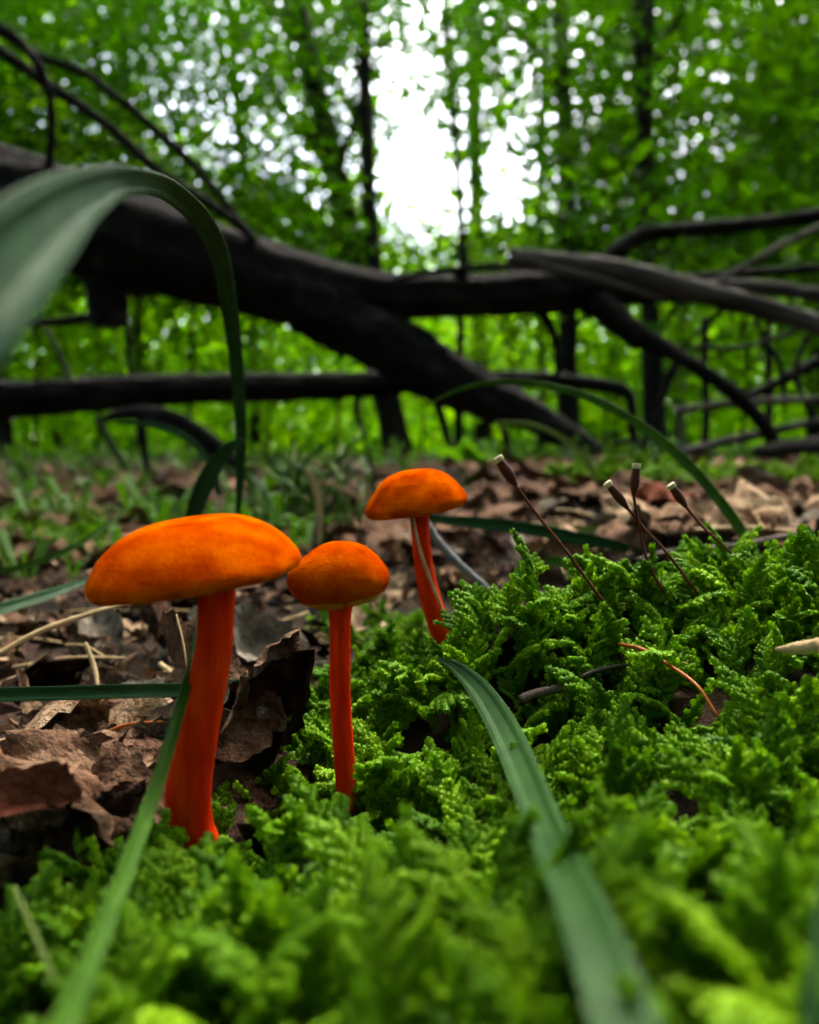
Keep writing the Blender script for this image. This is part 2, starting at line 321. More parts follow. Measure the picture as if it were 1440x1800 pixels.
def moss_points(n, region, smin, smax, keep_clear=()):
    x0, x1, y0, y1 = region
    x, y = rng.uniform(x0, x1, n), rng.uniform(y0, y1, n); k = moss_mask(x, y) > rng.uniform(-0.001, 0.003, n)
    for c in keep_clear: k &= np.hypot(x - c[0], y - c[1]) > c[2]
    x, y = x[k], y[k]; z = moss_h(x, y) - 0.0008; k = y > 0.022 + np.maximum(0, z - 0.016) * 1.2; x, y, z = x[k], y[k], z[k]; n = len(x)
    return np.stack([x, y, z], -1), np.stack([rng.normal(0, .25, n), rng.normal(-.05, .32, n), rng.uniform(0, 6.28, n)], -1), rng.uniform(smin, smax, n), rng.integers(0, len(specs), n)
STEM1, STEM2, STEM3 = W(352, 1490, 0.081), W(608, 1390, 0.092), W(783, 1135, 0.137)
clear = [(STEM1.x, STEM1.y, 0.0032), (STEM2.x, STEM2.y, 0.002), (STEM2.x, STEM2.y - 0.0045, 0.0032), (STEM3.x, STEM3.y, 0.0022), (STEM1.x + 0.004, STEM1.y + 0.006, 0.004), (W(715, 1320, 0.103).x, 0.104, 0.0055), (W(860, 1400, 0.088).x, 0.088, 0.003), (W(960, 1230, 0.10).x, 0.100, 0.004)]
scatter('moss', *moss_points(5600, (-0.065, 0.15, 0.015, 0.162), 0.6, 1.08, clear), 'bright green feathery moss cushion that the orange mushrooms grow from')
# distant cushions of the same moss
def patch(px0, px1, py0, py1, n, seed, s0, s1):
    r = np.random.default_rng(seed); out = ([], [], [], [])
    while len(out[0]) < n:
        px, py = r.uniform(px0, px1), r.uniform(py0, py1); g = on_ground(px, py)
        if g is None: continue
        out[0].append((g.x, g.y, g.z - 0.001)); out[1].append((r.normal(0, .25), r.normal(0, .3), r.uniform(0, 6.28))); out[2].append(r.uniform(s0, s1)); out[3].append(int(r.integers(0, 8)))
    return out
scatter('moss', *patch(-250, 190, 905, 985, 800, 11, 0.9, 1.5), 'low yellow-green moss patch on the litter beyond the widest mushroom cap')
scatter('moss', *patch(980, 1700, 846, 868, 900, 12, 1.2, 2.2), 'low moss bank on the brown litter below the fallen branches')
scatter('moss', *patch(560, 800, 1090, 1150, 160, 13, 0.5, 0.8), 'small soft moss patch around the foot of the leaning mushroom')

def shoot(px, py, d, k, s, rot, label):
    p = W(px, py, d); p.z = min(p.z, gz(p.x, p.y) + 0.002); o = bpy.data.objects.new('moss_shoot', frond_me[k]); COL.objects.link(o)
    o.location = p; o.scale = (s,) * 3; o.rotation_euler = tuple(R(a) for a in rot); return tag(o, label, 'moss', 'single moss shoots')
shoot(650, 1390, .088, 4, 0.72, (0, -8, 90), 'blunt upright moss shoot standing beside the small mushroom stem')
shoot(935, 1050, .114, 2, 0.95, (0, -25, 165), 'feathery moss frond at the top of the moss crest, by the bent red stalk')
shoot(960, 1040, .113, 0, 0.85, (10, -5, 200), 'arching moss frond on the moss crest behind the black twig')
shoot(1150, 1050, .118, 4, 1.05, (0, -20, 150), 'slim upright moss shoot between the red moss stalks')
shoot(1370, 985, .126, 5, 0.9, (0, 10, 180), 'long drooping moss frond reaching over the dark twig')
shoot(480, 1430, .084, 3, 0.8, (0, -15, 200), 'stout moss shoot leaning toward the thick mushroom stem')
shoot(270, 1520, .072, 4, 0.75, (0, -10, 70), 'stout moss shoot in front of the thick mushroom stem foot')
shoot(560, 1215, .119, 1, 0.9, (0, -15, 190), 'spreading moss frond at the litter edge behind the small mushroom stem')

# ------------------------------------------------------------------ mushrooms
def lathe(profile, nr=96, seg=None, squash=None, seed=0, amp=0.0, fine=0.0):
    Pr = spline(profile, seg or len(profile) * 6); V, Fc = [], []
    n = nr
    for r_, z in Pr:
        a = np.linspace(0, 2 * math.pi, n, endpoint=False)
        V.append(np.stack([np.cos(a) * max(r_, 1e-5), np.sin(a) * max(r_, 1e-5), np.full(n, z)], -1))
    V = np.vstack(V); size = np.abs(V).max()
    q = V / size
    k = amp * (vnoise(q, 1.6, seed) + 0.5 * vnoise(q, 3.7, seed + 1)) + fine * vnoise(q, 38, seed + 2) + fine * .7 * vnoise(q, 71, seed + 3)
    V = V * (1 + k[:, None] * np.array([1, 1, 1.0]))
    m = len(Pr)
    for i in range(m - 1):
        for j in range(n):
            k2 = (j + 1) % n; Fc.append((i * n + j, (i + 1) * n + j, (i + 1) * n + k2, i * n + k2))
    return V, Fc
def mushroom(label, d, cap_px, cap_w, profile, roll, pitch, stem, seed, stem_amp=0.03, dents=()):
    """cap_px: pixel of the cap's centre; profile in units of the cap radius; stem: (px, py, width px[, dd])"""
    s = d / F
    base = W(stem[-1][0], stem[-1][1], d + (stem[-1][3] if len(stem[-1]) > 3 else 0))
    root = thing('mushroom', label, 'mushroom', base, 'orange mushrooms in the moss')
    rad = cap_w * s / 2
    V, Fc = lathe([(a * rad, b * rad) for a, b in profile], 128, 90, seed=seed, amp=0.035, fine=0.0022)
    c = W(*cap_px, d)
    rot = Euler((R(pitch), R(roll), R(seed * 40)), 'XYZ').to_matrix() if False else (Matrix.Rotation(R(roll), 3, 'Y') @ Matrix.Rotation(R(pitch), 3, 'X'))
    V = np.array(V) @ np.array(rot).T
    for (dx, dz, rr, amt) in dents:      # press a side in
        p = np.array([dx * rad, -0.15 * rad, dz * rad]); dd = np.linalg.norm(V - p, axis=1); k = np.exp(-(dd / (rr * rad)) ** 2)[:, None]
        V = V - np.array([np.sign(dx), 0.0, 0.0]) * amt * rad * k
    cap = mesh('cap', [Vector(v) + c - base for v in V], Fc, M['cap'], root)
    # gills running from under the rim to the stem
    G, GF = [], []
    rim = profile[-3]; inn = profile[-1]
    for j in range(64):
        a = 2 * math.pi * j / 64; ca, sa = math.cos(a), math.sin(a); tn = np.array([-sa, ca, 0]) * 0.006 * rad; b = len(G)
        for (rr, zt, zb) in ((0.88, rim[1] + 0.10, rim[1] + 0.03), (0.6, inn[1] + 0.04, inn[1] - 0.08), (0.17, inn[1] + 0.04, inn[1] - 0.08)):
            p = np.array([ca * rr * rad, sa * rr * rad, 0])
            G += [p + tn + [0, 0, zt * rad], p + [0, 0, zb * rad], p - tn + [0, 0, zt * rad]]
        for q in (0, 3): GF += [(b + q, b + q + 3, b + q + 4, b + q + 1), (b + q + 1, b + q + 4, b + q + 5, b + q + 2)]
    G = np.array(G) @ np.array(rot).T
    mesh('gills', [Vector(v) + c - base for v in G], GF, M['gill'], root)['kind'] = 'stuff'
    pts = [W(q[0], q[1], d + (q[3] if len(q) > 3 else 0)) - base for q in stem]
    tube(pts, [q[2] * s / 2 for q in stem], 40, 70, stem_amp, seed, 'stem', M['stem'], root)
    return root
prof_flat = [(0.0, 0.10), (0.22, 0.115), (0.45, 0.095), (0.66, 0.01), (0.84, -0.13), (0.96, -0.28), (1.0, -0.37), (0.985, -0.43), (0.93, -0.45), (0.80, -0.42), (0.5, -0.34), (0.12, -0.30)]
prof_dome = [(0.0, 0.60), (0.18, 0.59), (0.42, 0.52), (0.68, 0.36), (0.88, 0.12), (0.99, -0.14), (0.98, -0.34), (0.90, -0.47), (0.76, -0.54), (0.55, -0.56), (0.30, -0.57), (0.12, -0.60)]
prof_bun = [(0.0, 0.42), (0.20, 0.415), (0.45, 0.36), (0.68, 0.22), (0.86, 0.02), (0.98, -0.17), (1.0, -0.28), (0.96, -0.36), (0.88, -0.38), (0.70, -0.35), (0.4, -0.30), (0.12, -0.30)]
mushroom('thick-stemmed orange mushroom with a wide flat-topped cap', 0.081, (334, 934), 374, prof_flat, -7.5, 4, 
         [(384, 1000, 64), (381, 1060, 64), (377, 1130, 64), (363, 1210, 68), (345, 1300, 74), (331, 1390, 80), (338, 1450, 74), (356, 1500, 78), (372, 1540, 96)], 1, 0.025)
mushroom('small round-capped orange mushroom touching the rim of the wide cap', 0.0915, (597, 1003), 172, prof_dome, -9, 3,
         [(597, 1035, 60), (598, 1060, 48), (598, 1085, 39), (598, 1140, 37), (598, 1220, 37), (603, 1300, 37), (609, 1380, 38), (612, 1420, 44)], 2, 0.02, dents=((-0.95, -0.10, 0.38, -0.16),))
mushroom('orange mushroom with a leaning stem and a straw across it, beside the tall moss crest', 0.137, (729, 864), 180, prof_bun, -9, 5,
         [(738, 885, 36), (739, 925, 33), (744, 985, 33), (755, 1045, 37), (772, 1100, 39), (785, 1140, 41), (795, 1170, 46)], 3, 0.02)

# ------------------------------------------------------------------ grass blades
def blade(pts, label, m='grass', face=None, name='long_grass', cat='grass', parent=None, seg=44, fold=0.22, twist=(0, 0), group=None, over=False, cross=25):
    """pts: (px, py, distance m, width px); the blade faces the lens side, rolled by twist degrees"""
    if over:
        ds = np.array([min(d, on_moss(a, b, 0.0085 if b < 1450 else 0.0125) * 0.985) for a, b, d, wd in pts]); k = len(ds)
        for _ in range(3): ds[1:-1] = ds[:-2] * .25 + ds[1:-1] * .5 + ds[2:] * .25
        pts = [(p[0], p[1], float(q), p[3]) for p, q in zip(pts, ds)]
    rows = [tuple(W(a, b, d)) + (wd * d / F,) for a, b, d, wd in pts]
    C = spline(rows, seg); P, Wd = C[:, :3], np.maximum(C[:, 3], 2e-5)
    T = np.gradient(P, axis=0); T /= np.linalg.norm(T, axis=1)[:, None]
    V, Q = [], []
    view = np.array([0, 0, H]); n_prev = None
    for i in range(seg):
        nrm = (view - P[i]) if face is None else np.array(face, float)
        nrm = nrm / np.linalg.norm(nrm)
        nrm = nrm - T[i] * nrm.dot(T[i]); nrm /= np.linalg.norm(nrm) + 1e-9
        tw = R(twist[0] + (twist[1] - twist[0]) * i / (seg - 1)); s_ = np.cross(T[i], nrm); s_, nrm = s_ * math.cos(tw) + nrm * math.sin(tw), nrm * math.cos(tw) - s_ * math.sin(tw)
        for j in range(cross):
            u = j / (cross - 1) * 2 - 1; rib = 0.05 * math.cos(u * 9.4) + (0.022 * math.cos(u * 26) if cross > 8 else 0)
            V.append(P[i] + s_ * u * Wd[i] / 2 + nrm * Wd[i] * (fold * abs(u) * 0.9 + rib * 0.35))
    for i in range(seg - 1):
        for j in range(cross - 1): a = i * cross + j; Q.append((a, a + 1, a + cross + 1, a + cross))
    o = np_mesh(name, np.array(V), np.array(Q), M[m], parent, True)
    md = o.modifiers.new('thick', 'SOLIDIFY'); md.thickness = 0.00012
    if parent is None: origin(o, P[0]); tag(o, label, cat, group)
    return o
blade([(419, 905, .215, 10), (423, 830, .21, 16), (424, 740, .20, 21), (417, 640, .19, 26), (404, 540, .175, 31), (388, 450, .155, 36), (355, 385, .130, 40), (300, 335, .098, 42), (235, 318, .070, 48), (160, 340, .052, 90), (80, 395, .042, 150), (0, 470, .036, 190), (-90, 580, .032, 200), (-190, 720, .030, 170)],
      'tall green grass blade arching over beside the fallen log', 'grass_blue', twist=(25, 30), fold=0.15, seg=80)
blade([(349, 1075, .088, 7), (344, 1130, .085, 12), (330, 1195, .081, 17), (303, 1290, .076, 22), (268, 1400, .071, 26), (225, 1520, .065, 31), (170, 1660, .058, 38), (115, 1790, .052, 46), (60, 1930, .047, 52)],
      'narrow green grass blade leaning along the thick mushroom stem', 'grass', twist=(20, 5), over=True)
blade([(-120, 1226, .108, 24), (0, 1222, .108, 24), (120, 1219, .108, 24), (250, 1215, .109, 24), (350, 1213, .110, 22), (430, 1202, .112, 15), (470, 1192, .114, 6)], 'grooved green grass blade lying level behind the thick mushroom stem', 'grass_blue', fold=0.3, twist=(10, 10))
blade([(770, 1158, .113, 4), (800, 1172, .110, 20), (842, 1212, .106, 40), (885, 1280, .100, 54), (925, 1370, .092, 62), (965, 1470, .082, 70), (1010, 1570, .073, 84), (1055, 1680, .064, 104), (1095, 1800, .056, 124), (1140, 1960, .049, 140)],
      'broad green grass blade pointing over the moss, tip near the small mushroom', 'grass_mid', fold=0.14, twist=(-12, 12), seg=60, over=True)
blade([(1335, 985, .165, 16), (1300, 925, .170, 19), (1255, 865, .175, 19), (1195, 800, .182, 18), (1120, 742, .19, 17), (1030, 695, .20, 15), (940, 673, .21, 13), (860, 672, .22, 10), (800, 687, .23, 7), (750, 712, .24, 3)],
      'long thin grass blade arching high over the moss toward the leaning mushroom', 'grass', fold=0.3, twist=(20, 35), seg=60)
blade([(752, 912, .20, 12), (830, 918, .205, 20), (920, 928, .21, 22), (1010, 945, .215, 22), (1080, 958, .22, 18), (1130, 972, .225, 4)], 'dark green grass blade lying flat behind the leaning mushroom', 'grass_blue', fold=0.2)
blade([(960, 926, .25, 8), (1040, 932, .25, 13), (1120, 940, .25, 13), (1190, 944, .25, 6)], 'short pale grass blade lying on the brown litter', 'grass_olive')
blade([(335, 935, .20, 26), (345, 890, .195, 28), (365, 840, .19, 30), (395, 795, .188, 24), (425, 772, .186, 6)], 'short bluish grass blade standing behind the wide mushroom cap', 'grass_blue', twist=(10, -10))
blade([(385, 870, .26, 10), (368, 812, .26, 11), (330, 770, .26, 11), (275, 748, .262, 10), (205, 742, .265, 3)], 'thin bluish grass blade bowing left from the tuft', 'grass_blue')
blade([(1050, 850, .33, 10), (1030, 810, .33, 10), (990, 770, .33, 9), (930, 745, .335, 8), (870, 742, .34, 3)], 'thin faint grass blade bowing below the forked log', 'grass_olive')
blade([(-60, 1085, .16, 22), (0, 1072, .165, 24), (80, 1048, .175, 22), (150, 1022, .185, 12), (190, 1005, .19, 3)], 'dark grass blade lying on litter beneath the wide cap', 'grass_blue', twist=(30, 30))
blade([(-30, 1010, .22, 8), (60, 990, .225, 12), (150, 950, .235, 10), (230, 890, .25, 3)], 'slender grass blade slanting up beside the yellow-green moss patch', 'grass')
blade([(960, 985, .165, 16), (1010, 990, .168, 22), (1060, 1005, .17, 20), (1110, 1030, .172, 8)][::-1], 'small dark grass blade poking from litter behind the moss crest', 'grass')
blade([(1420, 1985, .050, 40), (1428, 1860, .055, 40), (1434, 1740, .060, 36), (1440, 1640, .066, 24), (1442, 1560, .072, 6)], 'dark grass blade standing in the moss away from the mushrooms', 'grass_blue', twist=(60, 60), over=True)
# a tuft of grass behind the mushrooms
tg = on_ground(540, 945); tuft = thing('grass_tuft', 'tuft of arching grass standing between the wide cap and the leaning mushroom', 'grass', tg)
random.seed(21)
for k in range(46):
    bx = random.gauss(545, 60); by = 945 + random.uniform(-12, 16); d0 = tg.y * random.uniform(0.92, 1.12); hgt = random.uniform(90, 260); lean = random.gauss(0, 90); dr = random.uniform(0.0, 0.6)
    pts = []
    for t in (0, .25, .5, .75, .9, 1.0):
        pts.append((bx + lean * t ** 1.8, by - hgt * (t - dr * t ** 3 * 0.75), d0 * (1 + 0.1 * random.uniform(-1, 1) * t * t), (9 * (1 - t ** 2) + 1) * random.uniform(.8, 1.25)))
    o = blade(pts, None, random.choice(['grass', 'grass', 'grass_blue', 'grass_olive']), parent=tuft, name='blade', seg=18, cross=3, twist=(random.uniform(-50, 50), random.uniform(-50, 50)))
    o.data.transform(Matrix.Translation(-tg))
for pts in ([(560, 960, .36, 10), (562, 900, .36, 11), (553, 850, .36, 12), (540, 825, .36, 9)], [(640, 880, .37, 6), (610, 862, .37, 9), (580, 850, .37, 8), (560, 845, .37, 3)]):
    o = blade(pts, None, 'straw', parent=tuft, name='dry_blade', seg=18, cross=3); o.data.transform(Matrix.Translation(-tg)); o['label'] = 'pale dry straw-coloured blade'

# ------------------------------------------------------------------ moss sporophytes
def sporophyte(label, stalk, cap0, cap1, d, wpx, m='seta'):
    wpx *= 1.2
    base = W(stalk[0][0], stalk[0][1], stalk[0][2] if len(stalk[0]) > 2 else d)
    root = thing('moss_sporophyte', label, 'moss stalk', base, 'spore stalks rising from the moss'); s = d / F
    pp = [W(q[0], q[1], q[2] if len(q) > 2 else d) - base for q in stalk]
    tube(pp, [5.4 * s / 2] * len(pp), 8, 40, 0.06, 3, 'stalk', M[m], root)
    a, b = W(*cap0, d) - base, W(*cap1, d) - base; f = lambda t: a.lerp(b, t)
    tube([f(0), f(.12), f(.3), f(.55), f(.8), f(.92), f(1)], [3.2 * s, wpx * .30 * s, wpx * .46 * s, wpx * .52 * s, wpx * .45 * s, wpx * .40 * s, wpx * .42 * s], 16, 26, 0.05, 5, 'capsule', M['capsule'], root)
    tube([f(.93), f(1.0), f(1.10), f(1.06), f(0.99)], [wpx * .44 * s, wpx * .50 * s, wpx * .50 * s, wpx * .34 * s, wpx * .05 * s], 16, 14, 0.03, 6, 'rim', M['rim'], root)
sporophyte('dark red moss stalk bent left, its capsule standing farthest from the others', [(1110, 1150, .112), (1080, 1085), (1040, 1030), (995, 968), (950, 912), (906, 852)], (908, 854), (877, 808), .112, 16)
sporophyte('upright dark red moss stalk with the tallest capsule of the group', [(1190, 1075, .118), (1160, 1030), (1135, 975), (1124, 925), (1114, 872)], (1114, 872), (1119, 820), .114, 13)
sporophyte('slanting dark red moss stalk crossing the upright one', [(1262, 1090, .120), (1220, 1035), (1175, 975), (1138, 935), (1104, 894)], (1104, 894), (1070, 852), .114, 13)
sporophyte('short slanting dark red moss stalk over the brown litter', [(1300, 985, .132), (1262, 950), (1235, 925), (1207, 892)], (1207, 892), (1181, 855), .120, 13)
def stick(pts, label, m, name, cat, wob=0.08, group=None, n=10, over=False):
    if over: pts = [(a, b, min(d, on_moss(a, b, .0055)), wd) for a, b, d, wd in pts]
    P = [W(a, b, d) for a, b, d, _ in pts]; o = tube(P, [wd * d / F / 2 for _, _, d, wd in pts], n, 36, wob, len(label), name, M[m]); origin(o, P[0]); return tag(o, label, cat, group)
stick([(1088, 1132, .106, 6), (1130, 1142, .102, 7), (1180, 1172, .098, 7), (1225, 1205, .093, 6), (1262, 1260, .09, 5)], 'orange moss stalk lying bent across the moss', 'seta_orange', 'fallen_stalk', 'moss stalk', over=True)
stick([(1160, 1136, .108, 4), (1185, 1150, .106, 5), (1215, 1174, .104, 4)], 'short orange stalk fragment beside the bent orange stalk', 'seta_orange', 'fallen_stalk', 'moss stalk', over=True)
stick([(1074, 1320, .086, 6), (1076, 1345, .086, 9), (1079, 1375, .085, 8), (1084, 1410, .085, 5)], 'orange-brown stalk standing upright in the moss by the broad blade', 'seta_orange', 'fallen_stalk', 'moss stalk', over=True)
stick([(1090, 1530, .066, 14), (1098, 1580, .065, 18), (1094, 1620, .065, 10)], 'brown stalk stub sunk in the moss under the broad blade', 'seta_orange', 'fallen_stalk', 'moss stalk', over=True)
stick([(723, 890, .1335, 3), (728, 920, .133, 5), (738, 965, .133, 6), (757, 1020, .133, 6), (775, 1065, .133, 5), (790, 1110, .133, 4)], 'yellow straw clinging to the leaning mushroom stem', 'straw', 'straw', 'straw')
stick([(748, 915, .17, 13), (765, 945, .17, 15), (800, 985, .17, 15), (840, 1020, .17, 13), (870, 1045, .17, 10)], 'bluish grey stem slanting behind the leaning mushroom', 'twig_grey', 'dry_stem', 'twig')
stick([(915, 1230, .100, 14), (945, 1218, .101, 17), (985, 1210, .102, 14), (1010, 1195, .103, 8), (1060, 1176, .105, 8), (1135, 1162, .107, 6)], 'black wet twig lying in the moss near the broad blade', 'twig', 'twig', 'twig', 0.2, over=True)
stick([(1120, 985, .19, 8), (1180, 970, .195, 10), (1290, 960, .2, 12), (1380, 945, .205, 14), (1500, 925, .21, 14)], 'dark twig lying behind the moss crest on tan leaves', 'twig', 'twig', 'twig', 0.15)
stick([(1440, 1135, .082, 26), (1400, 1140, .084, 22), (1365, 1142, .086, 8)], 'tan straw stub lying on the moss slope', 'straw', 'straw', 'straw', over=True)
stick([(25, 1560, .050, 6), (60, 1640, .046, 8), (95, 1720, .042, 8), (150, 1810, .038, 7)], 'olive brown stalk lying in the moss before the thick mushroom', 'grass_olive', 'fallen_stalk', 'moss stalk', over=True)
# ------------------------------------------------------------------ leaf litter
def leaf_mesh(seed, lobes=0.0, curl=0.6, cross=0.5, serr=0.03, aspect=0.5):
    """dead leaf, 1 unit long along x, solid thin sheet with curl, raised midrib and side veins, ragged edge"""
    r = np.random.default_rng(seed); nu, nv = 26, 13; V, Q = [], []
    e1 = r.normal(0, serr, (nu, 2)); ph = r.uniform(0, 6, 4)
    for i in range(nu):
        u = i / (nu - 1); wd = aspect * (math.sin(math.pi * u ** 0.85) ** 0.75) * 0.5 + 0.004
        wd *= 1 + lobes * math.sin(u * 15 + ph[0])
        for j in range(nv):
            v = j / (nv - 1) * 2 - 1; ed = 1 + (e1[i, 0 if v < 0 else 1] * 3 * abs(v) ** 3)
            y = v * wd * ed; x = u - 0.06 * abs(v) * (1 - u)
            z = curl * 0.22 * math.sin(u * 2.6 + ph[1]) + cross * (abs(v) ** 1.6) * wd * 1.1 + 0.035 * math.sin(u * 9 + v * 3 + ph[2]) + 0.025 * math.sin(u * 17 - v * 5 + ph[3])
            z += -0.010 * math.exp(-(v / 0.08) ** 2) + 0.006 * math.cos((u * 9 - abs(v) * 2.2) * 2 * math.pi)
            if abs(v) > 0.8: z += r.normal(0, 0.018)
            V.append((x - 0.5, y, z))
    for i in range(nu - 1):
        for j in range(nv - 1): a = i * nv + j; Q.append((a, a + nv, a + nv + 1, a + 1))
    me = bpy.data.meshes.new('dead_leaf'); me.from_pydata(V, [], Q); me.update(); me.polygons.foreach_set('use_smooth', [True] * len(me.polygons)); return me
kinds = [('leaf_tan', 'tan'), ('leaf_brown', 'brown'), ('leaf_dark', 'dark brown'), ('leaf_grey', 'greyish')]
leafs = {}
for km, kn in kinds + [('leaf_red', 'red')]:
    leafs[km] = []
    for v in range(4):
        me = leaf_mesh(40 + v * 7 + len(leafs) * 31, lobes=(0, .12, .25, 0)[v], curl=(.5, 1.0, .7, 1.5)[v], cross=(.3, .8, -.4, 1.2)[v], aspect=(.55, .5, .62, .45)[v]); me.materials.append(M[km]); leafs[km].append(me)
def dead_leaf(p, size, km, v, rot, label, group):
    o = bpy.data.objects.new('dead_leaf', leafs[km][v]); COL.objects.link(o); o.location = p; o.rotation_euler = rot; o.scale = (size,) * 3
    return tag(o, label, 'dead leaf', group)
random.seed(5)
def litter(n, px, py, zones, smin, smax, weights, seed):
    rr = random.Random(seed); c = 0
    while c < n:
        a, b = rr.uniform(*px), rr.uniform(*py); g = on_ground(a, b)
        if g is None: continue
        if float(moss_mask(g.x, g.y)) > -0.004: continue
        km, kn = rr.choices(kinds, weights)[0]; v = rr.randrange(4); sz = rr.uniform(smin, smax)
        dead_leaf(g + Vector((0, 0, rr.uniform(0.001, 0.006))), sz, km, v, (rr.gauss(0, .3), rr.gauss(0, .3), rr.uniform(0, 6.28)),
                  '%s %s %s dead leaf in the litter %s' % ('large' if sz > (smin + smax) / 2 else 'small', kn, ('flat', 'cupped', 'rumpled', 'curled')[v], zones), 'dead leaves ' + zones)
        c += 1
litter(60, (-260, 560), (1050, 1540), 'beside the thick-stemmed mushroom', 0.016, 0.034, (4, 5, 5, 1), 1)
litter(40, (-300, 720), (960, 1080), 'behind the wide mushroom cap', 0.018, 0.036, (4, 5, 4, 1), 2)
litter(80, (780, 1750), (866, 1010), 'behind the moss crest', 0.018, 0.042, (9, 5, 2, 1), 3)
litter(50, (-120, 560), (1070, 1540), 'scrap bed by the thick-stemmed mushroom', 0.006, 0.013, (4, 4, 4, 1), 14)
litter(32, (800, 1500), (880, 1020), 'scrap bed behind the moss crest', 0.008, 0.018, (5, 4, 3, 1), 15)
litter(24, (560, 900), (930, 1050), 'behind the leaning mushroom', 0.016, 0.032, (5, 5, 3, 1), 16)
# single leaves that stand out
def posed(px, py, d, size, km, v, rot, label): return dead_leaf(W(px, py, d), size, km, v, tuple(R(a) for a in rot), label, None)
posed(455, 1262, .100, .022, 'leaf_dark', 3, (75, -50, 10), 'dark curled dead leaf standing on edge behind the thick mushroom stem')
posed(462, 1205, .104, .018, 'leaf_brown', 3, (100, -35, 25), 'brown rolled dead leaf edge rising beside the thick mushroom stem')
posed(175, 1285, .112, .026, 'leaf_tan', 0, (14, -6, 8), 'large pale tan dead leaf lying under the level grass blade')
posed(60, 1270, .116, .024, 'leaf_tan', 2, (10, 8, 160), 'ragged tan dead leaf with veins under the level grass blade')
posed(55, 1350, .100, .020, 'leaf_grey', 0, (18, 10, 40), 'greyish speckled dead leaf beside the pale tan leaf')
posed(55, 1440, .089, .017, 'leaf_grey', 2, (20, -5, 80), 'small mottled grey dead leaf at the moss edge')
posed(20, 1420, .070, .010, 'leaf_red', 3, (50, 30, 60), 'small reddish dead leaf standing at the moss edge')
posed(520, 1262, .112, .009, 'leaf_dark', 1, (20, 10, -15), 'little purplish brown leaf scrap between the two stems')
posed(470, 1130, .16, .03, 'leaf_grey', 1, (35, 10, 20), 'grey hollow dead leaf behind the small mushroom')
posed(180, 1450, .078, .013, 'leaf_dark', 1, (40, -30, 60), 'dark leaf scrap at the foot of the thick mushroom stem')
posed(1112, 880, .33, .018, 'leaf_red', 1, (60, 0, 30), 'orange-red dead leaf among the litter behind the red moss stalks')
posed(1165, 868, .36, .03, 'leaf_red', 0, (25, 10, 10), 'dull red dead leaf beside the orange-red leaf')
posed(1345, 862, .42, .035, 'leaf_grey', 3, (40, 60, 40), 'pale curled dead leaf lying below the dark fallen branches')
posed(1290, 905, .30, .06, 'leaf_tan', 0, (22, 0, 15), 'broad pale tan dead leaf behind the moss crest')
posed(1180, 925, .27, .045, 'leaf_tan', 2, (25, 8, -30), 'crumpled tan dead leaf under the red moss stalks')
posed(1380, 935, .24, .045, 'leaf_tan', 1, (20, -10, 60), 'cupped tan dead leaf beside the dark twig')
# dry stems and bits of straw on the litter
rr = random.Random(9); specs2 = []
for k in range(46):
    px, py = (rr.uniform(-150, 500), rr.uniform(1040, 1500)) if k < 30 else (rr.uniform(800, 1440), rr.uniform(890, 1000))
    g = on_ground(px, py)
    if g is None or float(moss_mask(g.x, g.y)) > -0.003: continue
    L_ = rr.uniform(.006, .03); a = rr.uniform(0, 3.14); dv = Vector((math.cos(a), math.sin(a) * .6, rr.gauss(.05, .12))) * L_; up = Vector((0, 0, rr.uniform(.003, .008)))
    o = tube([g + up - dv / 2, g + up + Vector((0, 0, .001)), g + up + dv / 2], [rr.uniform(.0002, .0006)] * 3, 6, 12, .1, k, 'straw', M[rr.choice(['straw', 'straw', 'twig', 'leaf_tan'])])
    origin(o, g + up); tag(o, 'thin dry straw lying on the litter ' + ('beside the thick-stemmed mushroom' if k < 30 else 'behind the moss crest'), 'straw', 'dry straws ' + ('beside the thick-stemmed mushroom' if k < 30 else 'behind the moss crest'))
stick([(152, 1370, .092, 10), (156, 1410, .091, 12), (160, 1450, .090, 11)], 'short pale straw standing upright at the litter edge', 'straw', 'straw', 'straw')
stick([(80, 1330, .106, 5), (150, 1305, .104, 6), (220, 1275, .102, 6), (300, 1268, .100, 4)], 'thin brown leaf stalk bowed over the pale tan leaf', 'seta_orange', 'leaf_stalk', 'leaf stalk')
stick([(-20, 1160, .13, 9), (70, 1110, .135, 11), (170, 1075, .14, 9), (230, 1058, .145, 5)], 'long pale dry stem slanting up beneath the wide cap', 'straw', 'dry_stem', 'twig')
stick([(310, 1080, .098, 3), (322, 1130, .096, 4), (332, 1200, .094, 3)], 'fine tan fibre hanging under the wide cap', 'straw', 'straw', 'straw')
stick([(150, 1130, .14, 7), (165, 1170, .138, 9), (172, 1205, .135, 7)], 'short forked straw leaning under the wide cap', 'straw', 'straw', 'straw')
